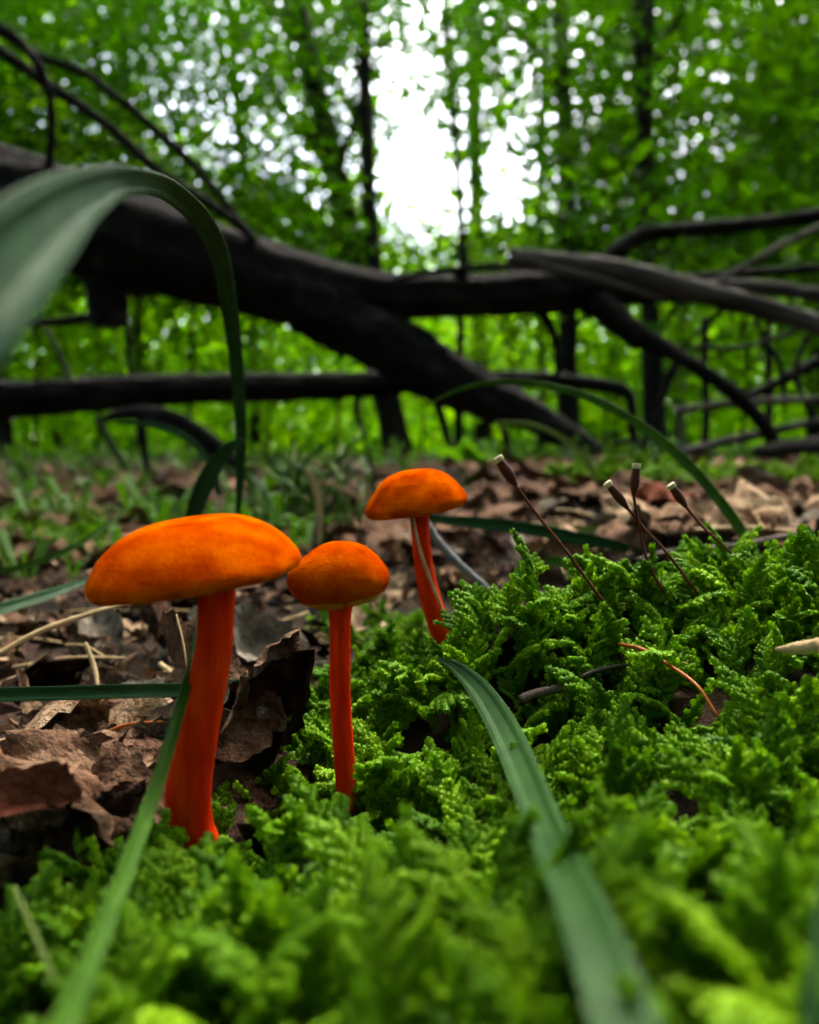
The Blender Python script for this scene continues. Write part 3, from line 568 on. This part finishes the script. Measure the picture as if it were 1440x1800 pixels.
# litter beyond, too small to pick apart
def litter_mass(n, seed, r0, r1):
    r = np.random.default_rng(seed); rad = r0 * (r1 / r0) ** r.random(n); az = r.uniform(-math.pi, math.pi, n); x, y = rad * np.sin(az), rad * np.cos(az)
    z = ground_h(x, y) + 0.004; s = r.uniform(0.018, 0.04, n); yaw = r.uniform(0, 6.28, n); V = np.zeros((n, 6, 3)); tp = r.normal(0, .35, (n, 2))
    L = np.array([[-.5, 0, 0], [-.12, .26, .12], [.25, .2, .08], [.5, 0, .0], [.25, -.2, .1], [-.12, -.26, .1]])
    for k in range(6):
        a, b, c = L[k]; V[:, k, 0] = x + s * (a * np.cos(yaw) - b * np.sin(yaw)); V[:, k, 1] = y + s * (a * np.sin(yaw) + b * np.cos(yaw)); V[:, k, 2] = z + s * (c * r.uniform(.3, 1.6, n) + a * tp[:, 0] + b * tp[:, 1])
    i = np.arange(n)[:, None] * 6; Q = np.concatenate([i + [0, 3, 2, 1], i + [0, 5, 4, 3]]); return V.reshape(-1, 3), Q
V, Q = litter_mass(16000, 3, 0.38, 14); tag(np_mesh('leaf_litter', V, Q, M['leaf_brown']), 'brown leaf litter spread over the forest floor', 'leaf litter', kind='stuff')
# crumbs of leaf, bark and bud scales between the leaves
def crumbs(n, seed, s0, s1):
    r = np.random.default_rng(seed); V, Q = [], []
    while len(Q) < n * 2:
        x, y = (r.uniform(-.16, .0), r.uniform(.07, .36)) if r.random() < .6 else (r.uniform(.0, .3), r.uniform(.16, .45))
        if float(moss_mask(x, y)) > -.002: continue
        s = s0 * (s1 / s0) ** r.random(); c = np.array([x, y, gz(x, y) + r.uniform(.001, .007)]); q = np.array(Euler((r.normal(0, .6), r.normal(0, .6), r.uniform(0, 6.28))).to_matrix()); b = len(V); a = r.uniform(.25, .9)
        for (u, v, z) in ((-.5, 0, 0), (-.1, .5 * a, .12), (.2, .3 * a, .25), (.5, 0, .05), (.15, -.45 * a, .2), (-.2, -.4 * a, .05)): V.append(c + q @ (np.array([u + r.normal(0, .08), v + r.normal(0, .06), z]) * s))
        Q += [(b, b + 3, b + 2, b + 1), (b, b + 5, b + 4, b + 3)]
    return np.array(V), np.array(Q)
for sd_, km, n_, lab in ((31, 'leaf_tan', 500, 'tan crumbs of broken leaf scattered through the litter'), (32, 'leaf_brown', 900, 'brown crumbs of leaf and bark scattered through the litter'), (33, 'leaf_dark', 900, 'dark crumbs of rotted leaf scattered through the litter')):
    V, Q = crumbs(n_, sd_, .0015, .008); tag(np_mesh('litter_crumbs', V, Q, M[km + '_fine']), lab, 'leaf litter', kind='stuff')
# low green growth on the forest floor
def herbs(n, seed, r0, r1, azr):
    r = np.random.default_rng(seed); V, Q = [], []
    for k in range(n):
        rad = r0 * (r1 / r0) ** r.random(); az = r.uniform(*azr); x, y = rad * math.sin(az), rad * math.cos(az); z = gz(x, y); h = r.uniform(.02, .06) * min(2.5, .5 + rad * .4)
        for q in range(r.integers(3, 7)):
            a = r.uniform(0, 6.28); l = h * r.uniform(.6, 1.2); wd = l * r.uniform(.03, .13); dx, dy = math.cos(a), math.sin(a); b = len(V); up = r.uniform(.5, 1.1)
            V += [(x, y, z), (x + dx * l * .5 - dy * wd, y + dy * l * .5 + dx * wd, z + h * up * .8), (x + dx * l * .5 + dy * wd, y + dy * l * .5 - dx * wd, z + h * up * .8), (x + dx * l, y + dy * l, z + h * up * .75)]
            Q.append((b, b + 1, b + 3, b + 2))
    return np.array(V), np.array(Q)
V, Q = herbs(600, 4, 1.0, 9, (-.75, .7)); tag(np_mesh('undergrowth', V, Q, M['grass']), 'low green undergrowth covering the forest floor under the branches', 'undergrowth', kind='stuff')
V, Q = herbs(110, 5, .32, .9, (-.6, -.12)); tag(np_mesh('undergrowth', V, Q, M['grass']), 'sparse short grass on the litter behind the wide mushroom cap', 'undergrowth', kind='stuff')
# seedling leaf behind the leaning mushroom
sg = on_ground(812, 880); sroot = thing('seedling', 'bright green broad-leaved seedling behind the leaning mushroom', 'seedling', sg)
for (a, b, l, rz, tl) in ((800, 800, .045, 175, -4), (850, 806, .032, 10, 6), (825, 790, .03, 80, 15)):
    d = sg.y; p = W(a, b, d); me = leaf_mesh(int(a), 0, .3, .15, .005, .5); me.materials.append(M['herb']); o = bpy.data.objects.new('leaf', me); COL.objects.link(o); o.parent = sroot; o.location = p - sg; o.scale = (l,) * 3; o.rotation_euler = (R(22), R(tl), R(rz))
    tube([Vector((0, 0, 0)), (p - sg) * .6, p - sg], [.0007, .0006, .0005], 6, 8, 0, 1, 'stem', M['herb'], sroot)

# ------------------------------------------------------------------ fallen deadwood
def limb(pts, m='bark_dark', rough=0.09, parent=None, name='branch', base=None, n=20, seg=60, seed=1, drop=False):
    P = [W(a, b, d) for a, b, d, _ in pts]; rad = [wd * d / F / 2 for _, _, d, wd in pts]
    if drop: q = P[-1]; P.append(Vector((q.x + .01, q.y, gz(q.x, q.y) - .01))); rad.append(rad[-1])
    o = tube(P, rad, n, seg, rough, seed, name, M[m], parent, ridges=7)
    if parent: o.data.transform(Matrix.Translation(-parent.location))
    else: origin(o, P[0])
    return o
D = 1.15
fb = W(1085, 815, 1.25); fb.z = gz(fb.x, fb.y)
ft = thing('fallen_tree', 'thick black fallen log forking in two above the mushrooms', 'fallen tree', fb)
limb([(-1300, -120, 1.7, 180), (-900, 30, 1.5, 190), (-520, 170, 1.35, 190), (-250, 270, 1.28, 180), (-60, 330, 1.2, 172), (100, 385, D, 168), (220, 420, D, 165), (320, 450, D, 150), (420, 482, D, 135), (510, 505, D, 122), (600, 518, D, 98), (700, 520, D, 76), (850, 521, D, 72), (980, 512, D, 74), (1080, 508, D, 62), (1180, 512, D, 40), (1260, 520, 1.2, 24)], parent=ft, name='trunk', n=36, seg=150, seed=4, rough=.06)
limb([(500, 500, D, 100), (570, 545, D, 112), (640, 582, D, 108), (710, 622, D, 104), (775, 662, D, 96), (850, 695, D, 78), (940, 735, D + .02, 58), (1010, 775, D + .05, 44), (1070, 812, D + .09, 34)], parent=ft, name='fork', n=28, seg=90, seed=5, drop=True)
limb([(185, 440, D, 90), (188, 500, D, 74), (190, 545, D, 66), (192, 572, D, 60)], parent=ft, name='broken_stub', seed=6, seg=24, rough=.14)
limb([(1030, 515, D, 60), (1065, 545, D - .02, 50), (1120, 588, D - .04, 38), (1200, 630, D - .05, 27), (1290, 692, D - .05, 25), (1345, 750, D - .04, 24), (1370, 800, D, 22)], parent=ft, name='side_branch', seed=7, drop=True)
limb([(1050, 540, D - .02, 34), (1090, 580, D - .02, 26), (1125, 612, D - .02, 16)], parent=ft, name='broken_stub', seed=8, seg=20, rough=.15)
limb([(1035, 500, D - .05, 44), (1075, 452, D - .07, 32), (1130, 414, D - .08, 28), (1230, 402, D - .1, 26), (1340, 392, D - .1, 25), (1470, 374, D - .1, 24), (1600, 350, D - .1, 22)], parent=ft, name='side_branch', seed=9)
limb([(690, 492, D - .05, 8), (760, 478, D - .06, 11), (850, 470, D - .06, 12), (940, 470, D - .07, 12), (1040, 485, D - .05, 14)], parent=ft, name='twig', seed=10)
limb([(810, 490, D - .05, 26), (815, 462, D - .05, 18), (817, 435, D - .05, 8)], parent=ft, name='broken_stub', seed=11, seg=16)
limb([(1195, 628, D - .05, 18), (1180, 660, D - .05, 14), (1165, 700, D - .05, 12), (1150, 745, D - .04, 10), (1130, 800, D, 9)], parent=ft, name='twig', seed=12, drop=True)
limb([(630, 690, D + .1, 12), (627, 730, D + .1, 11), (640, 765, D + .1, 8), (648, 800, D + .1, 6)], parent=ft, name='twig', seed=13, drop=True)
limb([(945, 540, D, 20), (965, 570, D, 16), (978, 610, D + .02, 12), (980, 660, D + .04, 10)], parent=ft, name='twig', seed=14)
o = limb([(-1500, 850, 1.27, 84), (-1100, 800, 1.27, 80), (-650, 745, 1.27, 74), (-200, 715, 1.27, 68), (-60, 704, 1.27, 66), (60, 700, 1.27, 63), (200, 690, 1.27, 58), (330, 684, 1.27, 53), (480, 681, 1.27, 50), (620, 678, 1.27, 47), (720, 672, 1.27, 40), (850, 668, 1.27, 30), (960, 668, 1.27, 27), (1060, 678, 1.27, 24), (1105, 695, 1.27, 20), (1112, 760, 1.27, 16)], 'bark_dark', name='fallen_branch', n=24, seg=120, seed=20, rough=.07, drop=True)
tag(o, 'long level dark branch lying behind the forked log', 'branch', 'fallen branches')
o = limb([(895, 448, .98, 26), (930, 455, .98, 31), (1000, 463, .98, 33), (1090, 476, .97, 36), (1200, 505, .96, 38), (1320, 536, .95, 36), (1440, 570, .94, 34), (1580, 610, .93, 32), (1800, 690, .92, 30), (1960, 790, .92, 28)], 'bark_grey', name='fallen_branch', n=24, seg=110, seed=21, rough=.06, drop=True)
tag(o, 'weathered grey branch with a broken end leaning across the log', 'branch', 'fallen branches')
o = limb([(945, 466, .97, 9), (1010, 480, .965, 12), (1090, 502, .96, 13), (1170, 528, .955, 9)], 'bark_grey', name='bark_strip', seed=22); tag(o, 'thin split strip running under the weathered grey branch', 'branch')
o = limb([(178, 738, 1.1, 10), (215, 728, 1.1, 20), (270, 728, 1.1, 30), (335, 755, 1.1, 34), (395, 800, 1.1, 32), (440, 845, 1.1, 26)], 'bark_dark', name='fallen_branch', seed=23, drop=True); tag(o, 'short humped branch bending down to the ground behind the tall grass blade', 'branch', 'fallen branches')
TW = [([(-80, 20, .95, 18), (0, 88, .95, 19), (75, 142, .95, 19), (190, 222, .97, 18), (290, 310, 1.0, 17), (390, 372, 1.05, 16), (450, 424, 1.1, 14)], 'bark_dark', 'lower of two thin black twigs slanting down to the log'),
      ([(-60, 20, .97, 12), (65, 96, .97, 15), (150, 130, .98, 15), (225, 188, 1.0, 15), (285, 238, 1.02, 15), (345, 294, 1.05, 14), (400, 362, 1.08, 13), (455, 430, 1.12, 12)], 'bark_dark', 'upper of two thin black twigs slanting down to the log'),
      ([(-60, 20, .9, 18), (0, 48, .9, 18), (32, 72, .9, 17), (66, 112, .9, 16), (86, 165, .92, 15), (91, 230, .95, 14), (84, 300, 1.0, 13), (70, 350, 1.1, 12)], 'bark_dark', 'curved black twig hooking down onto the log'),
      ([(-40, 548, 1.2, 14), (30, 562, 1.2, 14), (95, 566, 1.2, 16), (160, 558, 1.18, 18), (200, 555, 1.16, 16)], 'bark_dark', 'thin level twig meeting the broken stub of the log'),
      ([(72, 565, 1.22, 8), (95, 605, 1.22, 9), (118, 655, 1.24, 9), (135, 690, 1.26, 8)], 'bark_grey', 'thin pale twig between the stub twig and the level branch'),
      ([(170, 735, 1.22, 11), (195, 780, 1.2, 12), (222, 825, 1.18, 10), (245, 862, 1.16, 8)], 'bark_dark', 'slanting dark stick propped under the level branch'),
      ([(246, 742, 1.25, 11), (252, 780, 1.25, 13), (262, 845, 1.25, 13)], 'bark_dark', 'upright dark stick under the level branch'),
      ([(222, 560, 1.3, 7), (226, 610, 1.3, 9), (228, 660, 1.3, 9)], 'bark_dark', 'thin upright twig above the level branch'),
      ([(215, 515, D, 12), (260, 515, D + .02, 13), (320, 508, D + .03, 12)], 'bark_grey', 'short grey twig tucked under the thick log'),
      ([(1460, 392, 1.1, 14), (1390, 424, 1.1, 13), (1330, 456, 1.1, 13), (1260, 498, 1.12, 11), (1190, 540, 1.15, 8)], 'bark_grey', 'thin grey twig slanting behind the weathered branch'),
      ([(1560, 462, 1.2, 16), (1440, 472, 1.2, 16), (1320, 480, 1.2, 16), (1210, 492, 1.2, 18), (1130, 500, 1.18, 16)], 'bark_dark', 'level dark twig running out from the log end'),
      ([(1600, 545, 1.1, 26), (1440, 520, 1.12, 26), (1340, 505, 1.14, 24), (1240, 500, 1.16, 18)], 'bark_grey', 'rough-barked branch behind the weathered grey branch'),
      ([(1215, 612, 1.25, 9), (1290, 612, 1.25, 10), (1350, 600, 1.25, 10), (1440, 566, 1.25, 9), (1560, 530, 1.25, 9)], 'bark_dark', 'thin wavy twig in the brush pile'),
      ([(1190, 722, 1.15, 12), (1260, 712, 1.15, 14), (1340, 706, 1.15, 14), (1440, 702, 1.15, 13), (1600, 705, 1.15, 12)], 'bark_grey', 'pale level stick crossing low behind the diagonal branch'),
      ([(1075, 838, 1.2, 12), (1150, 812, 1.2, 14), (1250, 782, 1.2, 16), (1350, 760, 1.2, 16), (1460, 735, 1.2, 14)], 'bark_grey', 'low stick rising from the ground in the brush pile'),
      ([(1310, 700, 1.3, 16), (1370, 672, 1.3, 20), (1440, 636, 1.3, 22), (1580, 580, 1.3, 20)], 'bark_dark', 'dark slanting branch in the brush pile'),
      ([(1330, 560, 1.3, 8), (1345, 600, 1.3, 9), (1372, 640, 1.3, 9), (1380, 720, 1.3, 10)], 'bark_dark', 'upright forked twig in the brush pile'),
      ([(1240, 560, 1.4, 12), (1238, 640, 1.4, 13), (1242, 720, 1.4, 14), (1240, 800, 1.4, 14)], 'bark_dark', 'upright thin stick behind the brush pile'),
      ([(1030, 790, 1.3, 8), (1130, 775, 1.3, 12), (1240, 800, 1.3, 14), (1380, 830, 1.3, 16), (1560, 800, 1.3, 18)], 'bark_dark', 'dark stick lying along the ground below the brush pile'),
      ([(880, 745, 1.3, 10), (895, 790, 1.3, 13), (912, 840, 1.3, 12)], 'bark_dark', 'dark stick propped below the lower fork'),
      ([(765, 700, 1.2, 18), (780, 745, 1.2, 16), (792, 800, 1.2, 12), (800, 840, 1.2, 10)], 'bark_dark', 'dark broken stick hanging below the fork crotch'),
      ([(1420, 590, 1.2, 9), (1400, 660, 1.2, 10), (1440, 760, 1.2, 11)], 'bark_dark', 'thin bent twig at the end of the brush pile'),
      ([(1330, 800, 1.0, 34), (1420, 790, 1.0, 44), (1560, 775, 1.0, 50)], 'bark_dark', 'thick dark branch butt lying on the ground at the brush pile')]
for k, (pts, m, lab) in enumerate(TW):
    low = pts[-1][1] > 790
    o = limb(pts, m, .1, None, 'fallen_twig', n=10, seg=36, seed=30 + k, drop=low); tag(o, lab, 'twig', 'dead twigs around the fallen log')

# ------------------------------------------------------------------ standing trees
# (pixel x at the top of the picture, at y=400, at the base; width px at y=400; distance; bark; label)
TREES = [(1128, 1140, 1152, 31, 5.0, 'bark_tree', 'straight dark trunk rising behind the bend of the side branch'),
         (985, 997, 1000, 30, 6.2, 'bark_tree', 'dark trunk rising behind the broken end of the weathered branch'),
         (636, 652, 688, 25, 6.8, 'bark_tree', 'slim trunk beside the tall bright gap in the leaves'),
         (520, 612, 700, 40, 8.0, 'bark_tree', 'leaning forked trunk with branching limbs above the thick log'),
         (782, 812, 806, 13, 7.0, 'bark_tree', 'thin dark sapling trunk rising over the stub on the log'),
         (1218, 1206, 1195, 13, 9.0, 'bark_pale', 'thin pale grey trunk in a bright gap in the leaves'),
         (1345, 1350, 1352, 11, 6.0, 'bark_tree', 'thin dark trunk in front of dense dark foliage'),
         (960, 950, 955, 15, 9.5, 'bark_tree', 'thin trunk close to the dark trunk behind the broken branch end'),
         (830, 838, 850, 24, 11.0, 'bark_tree', 'greyish trunk showing under the log between its two forks'),
         (210, 236, 250, 14, 8.0, 'bark_tree', 'thin trunk behind the two slanting black twigs'),
         (-40, -20, 5, 26, 7.5, 'bark_tree', 'trunk at the dense green edge behind the tall grass blade'),
         (400, 440, 450, 16, 11.0, 'bark_tree', 'far thin trunk behind the middle of the thick log'),
         (1075, 1080, 1085, 14, 12.0, 'bark_tree', 'far thin trunk between the two dark trunks'),
         (1450, 1440, 1432, 22, 8.5, 'bark_tree', 'trunk behind the far end of the brush pile'),
         (100, 104, 108, 18, 12.5, 'bark_tree', 'far trunk behind the level branch and the grass blade')]
roots = []
for k, (x0, x1, x2, wd, d, bk, lab) in enumerate(TREES):
    b = W(x2, 790, d); b.z = gz(b.x, b.y)
    t = thing('tree', lab, 'tree', b, 'standing forest trees'); s = d / F
    top = W(x0 + (x0 - x1) * 1.6, -640, d)
    pts = [Vector((0, 0, -.05)), Vector((0, 0, .12)), W(x2 * .6 + x1 * .4, 640, d) - b, W(x1, 400, d) - b, W((x0 + x1) / 2, 200, d) - b, W(x0, 0, d) - b, top - b]
    tube(pts, [wd * s * .95, wd * s * .72, wd * s * .58, wd * s * .5, wd * s * .47, wd * s * .44, wd * s * .22], 14, 60, .06, k, 'trunk', M[bk], t, ridges=5)
    roots.append((t, b, d, (x0 + x1) / 2, pts))
SKY = np.array([  # how open the leaves are, photo columns of 96 px (from x=0), rows of 60 px (from y=0)
 [.06,.10,.08,.12,.12,.10,.12,.62,.30,.30,.28,.10,.18,.20,.14],
 [.03,.03,.10,.38,.12,.10,.22,.82,.30,.42,.36,.12,.28,.45,.12],
 [.02,.06,.22,.46,.32,.22,.42,.72,.32,.40,.34,.20,.24,.36,.10],
 [.06,.08,.14,.34,.32,.36,.26,.88,.28,.42,.40,.14,.30,.28,.03],
 [.06,.18,.26,.30,.30,.52,.26,.94,.36,.52,.16,.12,.40,.38,.03],
 [.02,.05,.10,.20,.24,.36,.34,.90,.60,.60,.28,.12,.30,.16,.08],
 [.02,.02,.04,.06,.14,.24,.14,.88,.62,.60,.22,.14,.20,.18,.06],
 [.01,.01,.02,.04,.06,.06,.08,.55,.34,.24,.16,.10,.10,.06,.03]])
def openness(px, py):
    if py < 0: py = min(60 + (-py) % 400, 470)
    if px < 0: px = (-px) % 700
    if px > 1439: px = 1439 - (px - 1439) % 400
    if py > 480: return 0.0
    return SKY[min(int(py // 60), 7), min(int(px // 96), 14)]
LS = np.array([[0, 0, 0], [.30, .28, .05], [.68, .24, .05], [1, 0, -.06], [.68, -.24, .05], [.30, -.28, .05]])
def leaves(C, size, r, flat=0.55):
    n = len(C); C = np.asarray(C); yaw = r.uniform(0, 6.28, n); tl = r.normal(0, flat, n); rl = r.normal(0, flat, n); s = size * r.uniform(.65, 1.25, n)
    cx = np.stack([np.cos(yaw) * np.cos(tl), np.sin(yaw) * np.cos(tl), np.sin(tl)], -1); side0 = np.stack([-np.sin(yaw), np.cos(yaw), np.zeros(n)], -1)
    up0 = np.cross(cx, side0); side = side0 * np.cos(rl)[:, None] + up0 * np.sin(rl)[:, None]; up = np.cross(cx, side)
    V = C[:, None] + s[:, None, None] * (LS[None, :, :1] * cx[:, None] + LS[None, :, 1:2] * side[:, None] + LS[None, :, 2:] * up[:, None])
    i = np.arange(n)[:, None] * 6; return V.reshape(-1, 3), np.concatenate([i + [0, 3, 2, 1], i + [0, 5, 4, 3]])
cl = {k: [] for k in range(len(TREES))}; cr_ = np.random.default_rng(77)
def clump(k, px, py):
    t, b, d, cx_, pts = roots[k]; dd = max(2.6, d + cr_.normal(0, 1.1))
    for (x0, x1, x2, wd, td, _, _) in TREES[:6]:          # these trunks stand clear in front of the leaves
        if dd < td + .5 and abs(px - (x0 + (x1 - x0) * py / 400)) < wd / 2 + 26: dd = td + .5 + cr_.uniform(0, 2)
    cl[k].append(np.array(W(px, py, dd)))
tx = np.array([q[3] for q in roots])
n_c = 0
while n_c < 11000:
    inside = n_c < 8400
    px, py = (cr_.uniform(-60, 1500), cr_.uniform(-60, 490)) if inside else (cr_.uniform(-1000, 2440), cr_.uniform(-1000, 490))
    keep = (1 - openness(px, py)) ** 1.95
    if cr_.random() > keep or (not inside and -60 < px < 1500 and py > -60): continue
    wgt = np.exp(-((tx - np.clip(px, 0, 1440)) / 170) ** 2) + 1e-4; k = cr_.choice(len(TREES), p=wgt / wgt.sum()); clump(k, px, py); n_c += 1
for k, (t, b, d, cx_, pts) in enumerate(roots):
    Cc = np.array(cl[k]); b_ = np.array(b)
    if not len(Cc): continue
    m = 13; L3 = np.repeat(Cc, m, 0) + cr_.normal(0, 1, (len(Cc) * m, 3)) * np.array([.24, .24, .13])
    V, Q = leaves(L3 - b_, 0.078, cr_); np_mesh('crown', V, Q, M['crown'], t)['kind'] = 'stuff'
    for c in Cc[cr_.permutation(len(Cc))[:16]]:
        c = c - b_; hz = max(.4, c[2] - .35 * math.hypot(c[0], c[1])); zt = [p.z for p in pts]; tp = np.array([np.interp(hz, zt, [p[a] for p in pts]) for a in range(3)])
        mid = tp * .5 + c * .5 + np.array([0, 0, .12]); s = TREES[k][3] * d / F; join_tubes([([tp, mid, c], [s * .16, s * .10, s * .03])], 'limb', M[TREES[k][5]], t)
# the visible limb of the leaning tree
t, b, d, _, _ = roots[3]
limb([(612, 400, 8, 36), (590, 320, 8, 34), (560, 260, 8, 22), (530, 225, 8, 16), (500, 190, 8, 12), (470, 130, 8, 8)], 'bark_tree', .06, t, 'limb', seed=71)

# ------------------------------------------------------------------ understory saplings and the woods beyond
SH = [(60, 6.5, 'leafy sapling filling the gap under the level branch by the grass blade'), (170, 9, 'leafy sapling behind the broken stub of the log'), (330, 7.5, 'bright leafy sapling behind the level branch and grass tuft'), (470, 10, 'leafy sapling seen through the arch under the thick log'), (590, 8.5, 'bright leafy sapling under the curve of the fork'), (740, 10, 'leafy sapling between the fork and the upper log'), (890, 8, 'bright leafy sapling below the upper log arm'), (1060, 9, 'leafy sapling behind the diagonal side branch'), (1180, 11, 'leafy sapling between the dark trunk and brush pile'), (1300, 7.5, 'leafy sapling behind the brush pile'), (1420, 9, 'leafy sapling at the outer end of the brush pile'), (-90, 8, 'leafy sapling beyond the dense edge behind the grass blade'), (1540, 8, 'leafy sapling beyond the outer brush pile')]
for k, (px, d, lab) in enumerate(SH):
    b = W(px, 790, d); b.z = gz(b.x, b.y); t = thing('sapling', lab, 'sapling', b, 'understory saplings'); hgt = cr_.uniform(2.0, 3.0)
    tube([Vector((0, 0, -.05)), Vector((.05, 0, hgt * .4)), Vector((-.04, .05, hgt))], [.022, .016, .006], 8, 16, .05, k, 'trunk', M['bark_tree'], t)
    n = 330; cc = np.stack([cr_.normal(0, .62, n), cr_.normal(0, .62, n), cr_.uniform(.18, 1.0, n) ** .9 * hgt], -1)
    L3 = np.repeat(cc, 8, 0) + cr_.normal(0, 1, (n * 8, 3)) * np.array([.14, .14, .06]); V, Q = leaves(L3, 0.08, cr_, .5); np_mesh('crown', V, Q, M['under'], t)['kind'] = 'stuff'
    join_tubes([([(0, 0, c[2] * .75), (c[0] * .5, c[1] * .5, c[2] * .92), tuple(c)], [.008, .005, .002]) for c in cc[:14]], 'twigs', M['bark_tree'], t, seg=6)['kind'] = 'stuff'
def woods(n, seed, r0, r1, az0, az1, h0, h1, size):
    r = np.random.default_rng(seed); rad = r.uniform(r0, r1, n); az = r.uniform(az0, az1, n); x, y = rad * np.sin(az), rad * np.cos(az); z = ground_h(x, y) + r.uniform(0, 1, n) ** 1.3 * (h1 - h0) + h0
    C = np.stack([x, y, z], -1); px = 720 + F * x / np.maximum(y, .1); py = 840 - F * (z - H) / np.maximum(y, .1)
    kp = np.array([r.random() < (1 - openness(a, b_)) ** 3.8 for a, b_ in zip(px, py)]) | (y < 1)
    C = C[kp]; C = np.repeat(C, 6, 0) + r.normal(0, 1, (len(C) * 6, 3)) * np.array([.5, .5, .25]); return leaves(C, size, r, .6)
V, Q = woods(11000, 5, 13, 34, -.95, .95, .1, 13, .2); tag(np_mesh('far_woods', V, Q, M['under']), 'mass of green foliage of the woods far behind the trunks', 'woods', kind='stuff')
V, Q = woods(16000, 6, 11, 32, -.95, .95, .02, 5.5, .27); tag(np_mesh('far_undergrowth', V, Q, M['under']), 'mass of bright green shrubs far behind the fallen log', 'shrubs', kind='stuff')
V, Q = woods(9000, 8, 4, 16, .95, 2 * math.pi - .95, .1, 11, .3); tag(np_mesh('sky_blocking_woods', V, Q, M['crown']), 'unseen green foliage around the lens, thickened to block low sky light', 'woods', kind='stuff')  # out-of-view woods, made dense to keep low sky light off the log
V, Q = leaves((lambda c: np.repeat(c, 8, 0) + cr_.normal(0, .3, (len(c) * 8, 3)))(np.stack([cr_.uniform(-11, 11, 4200), cr_.uniform(-10, 8, 4200), cr_.uniform(5.5, 9.5, 4200)], -1)), .24, cr_, .45)
tag(np_mesh('sky_dimming_canopy', V, Q, M['crown']), 'loose unseen leaf canopy added overhead to cut the sky light', 'canopy', kind='stuff')  # unseen leaves added overhead so less sky light reaches the ground
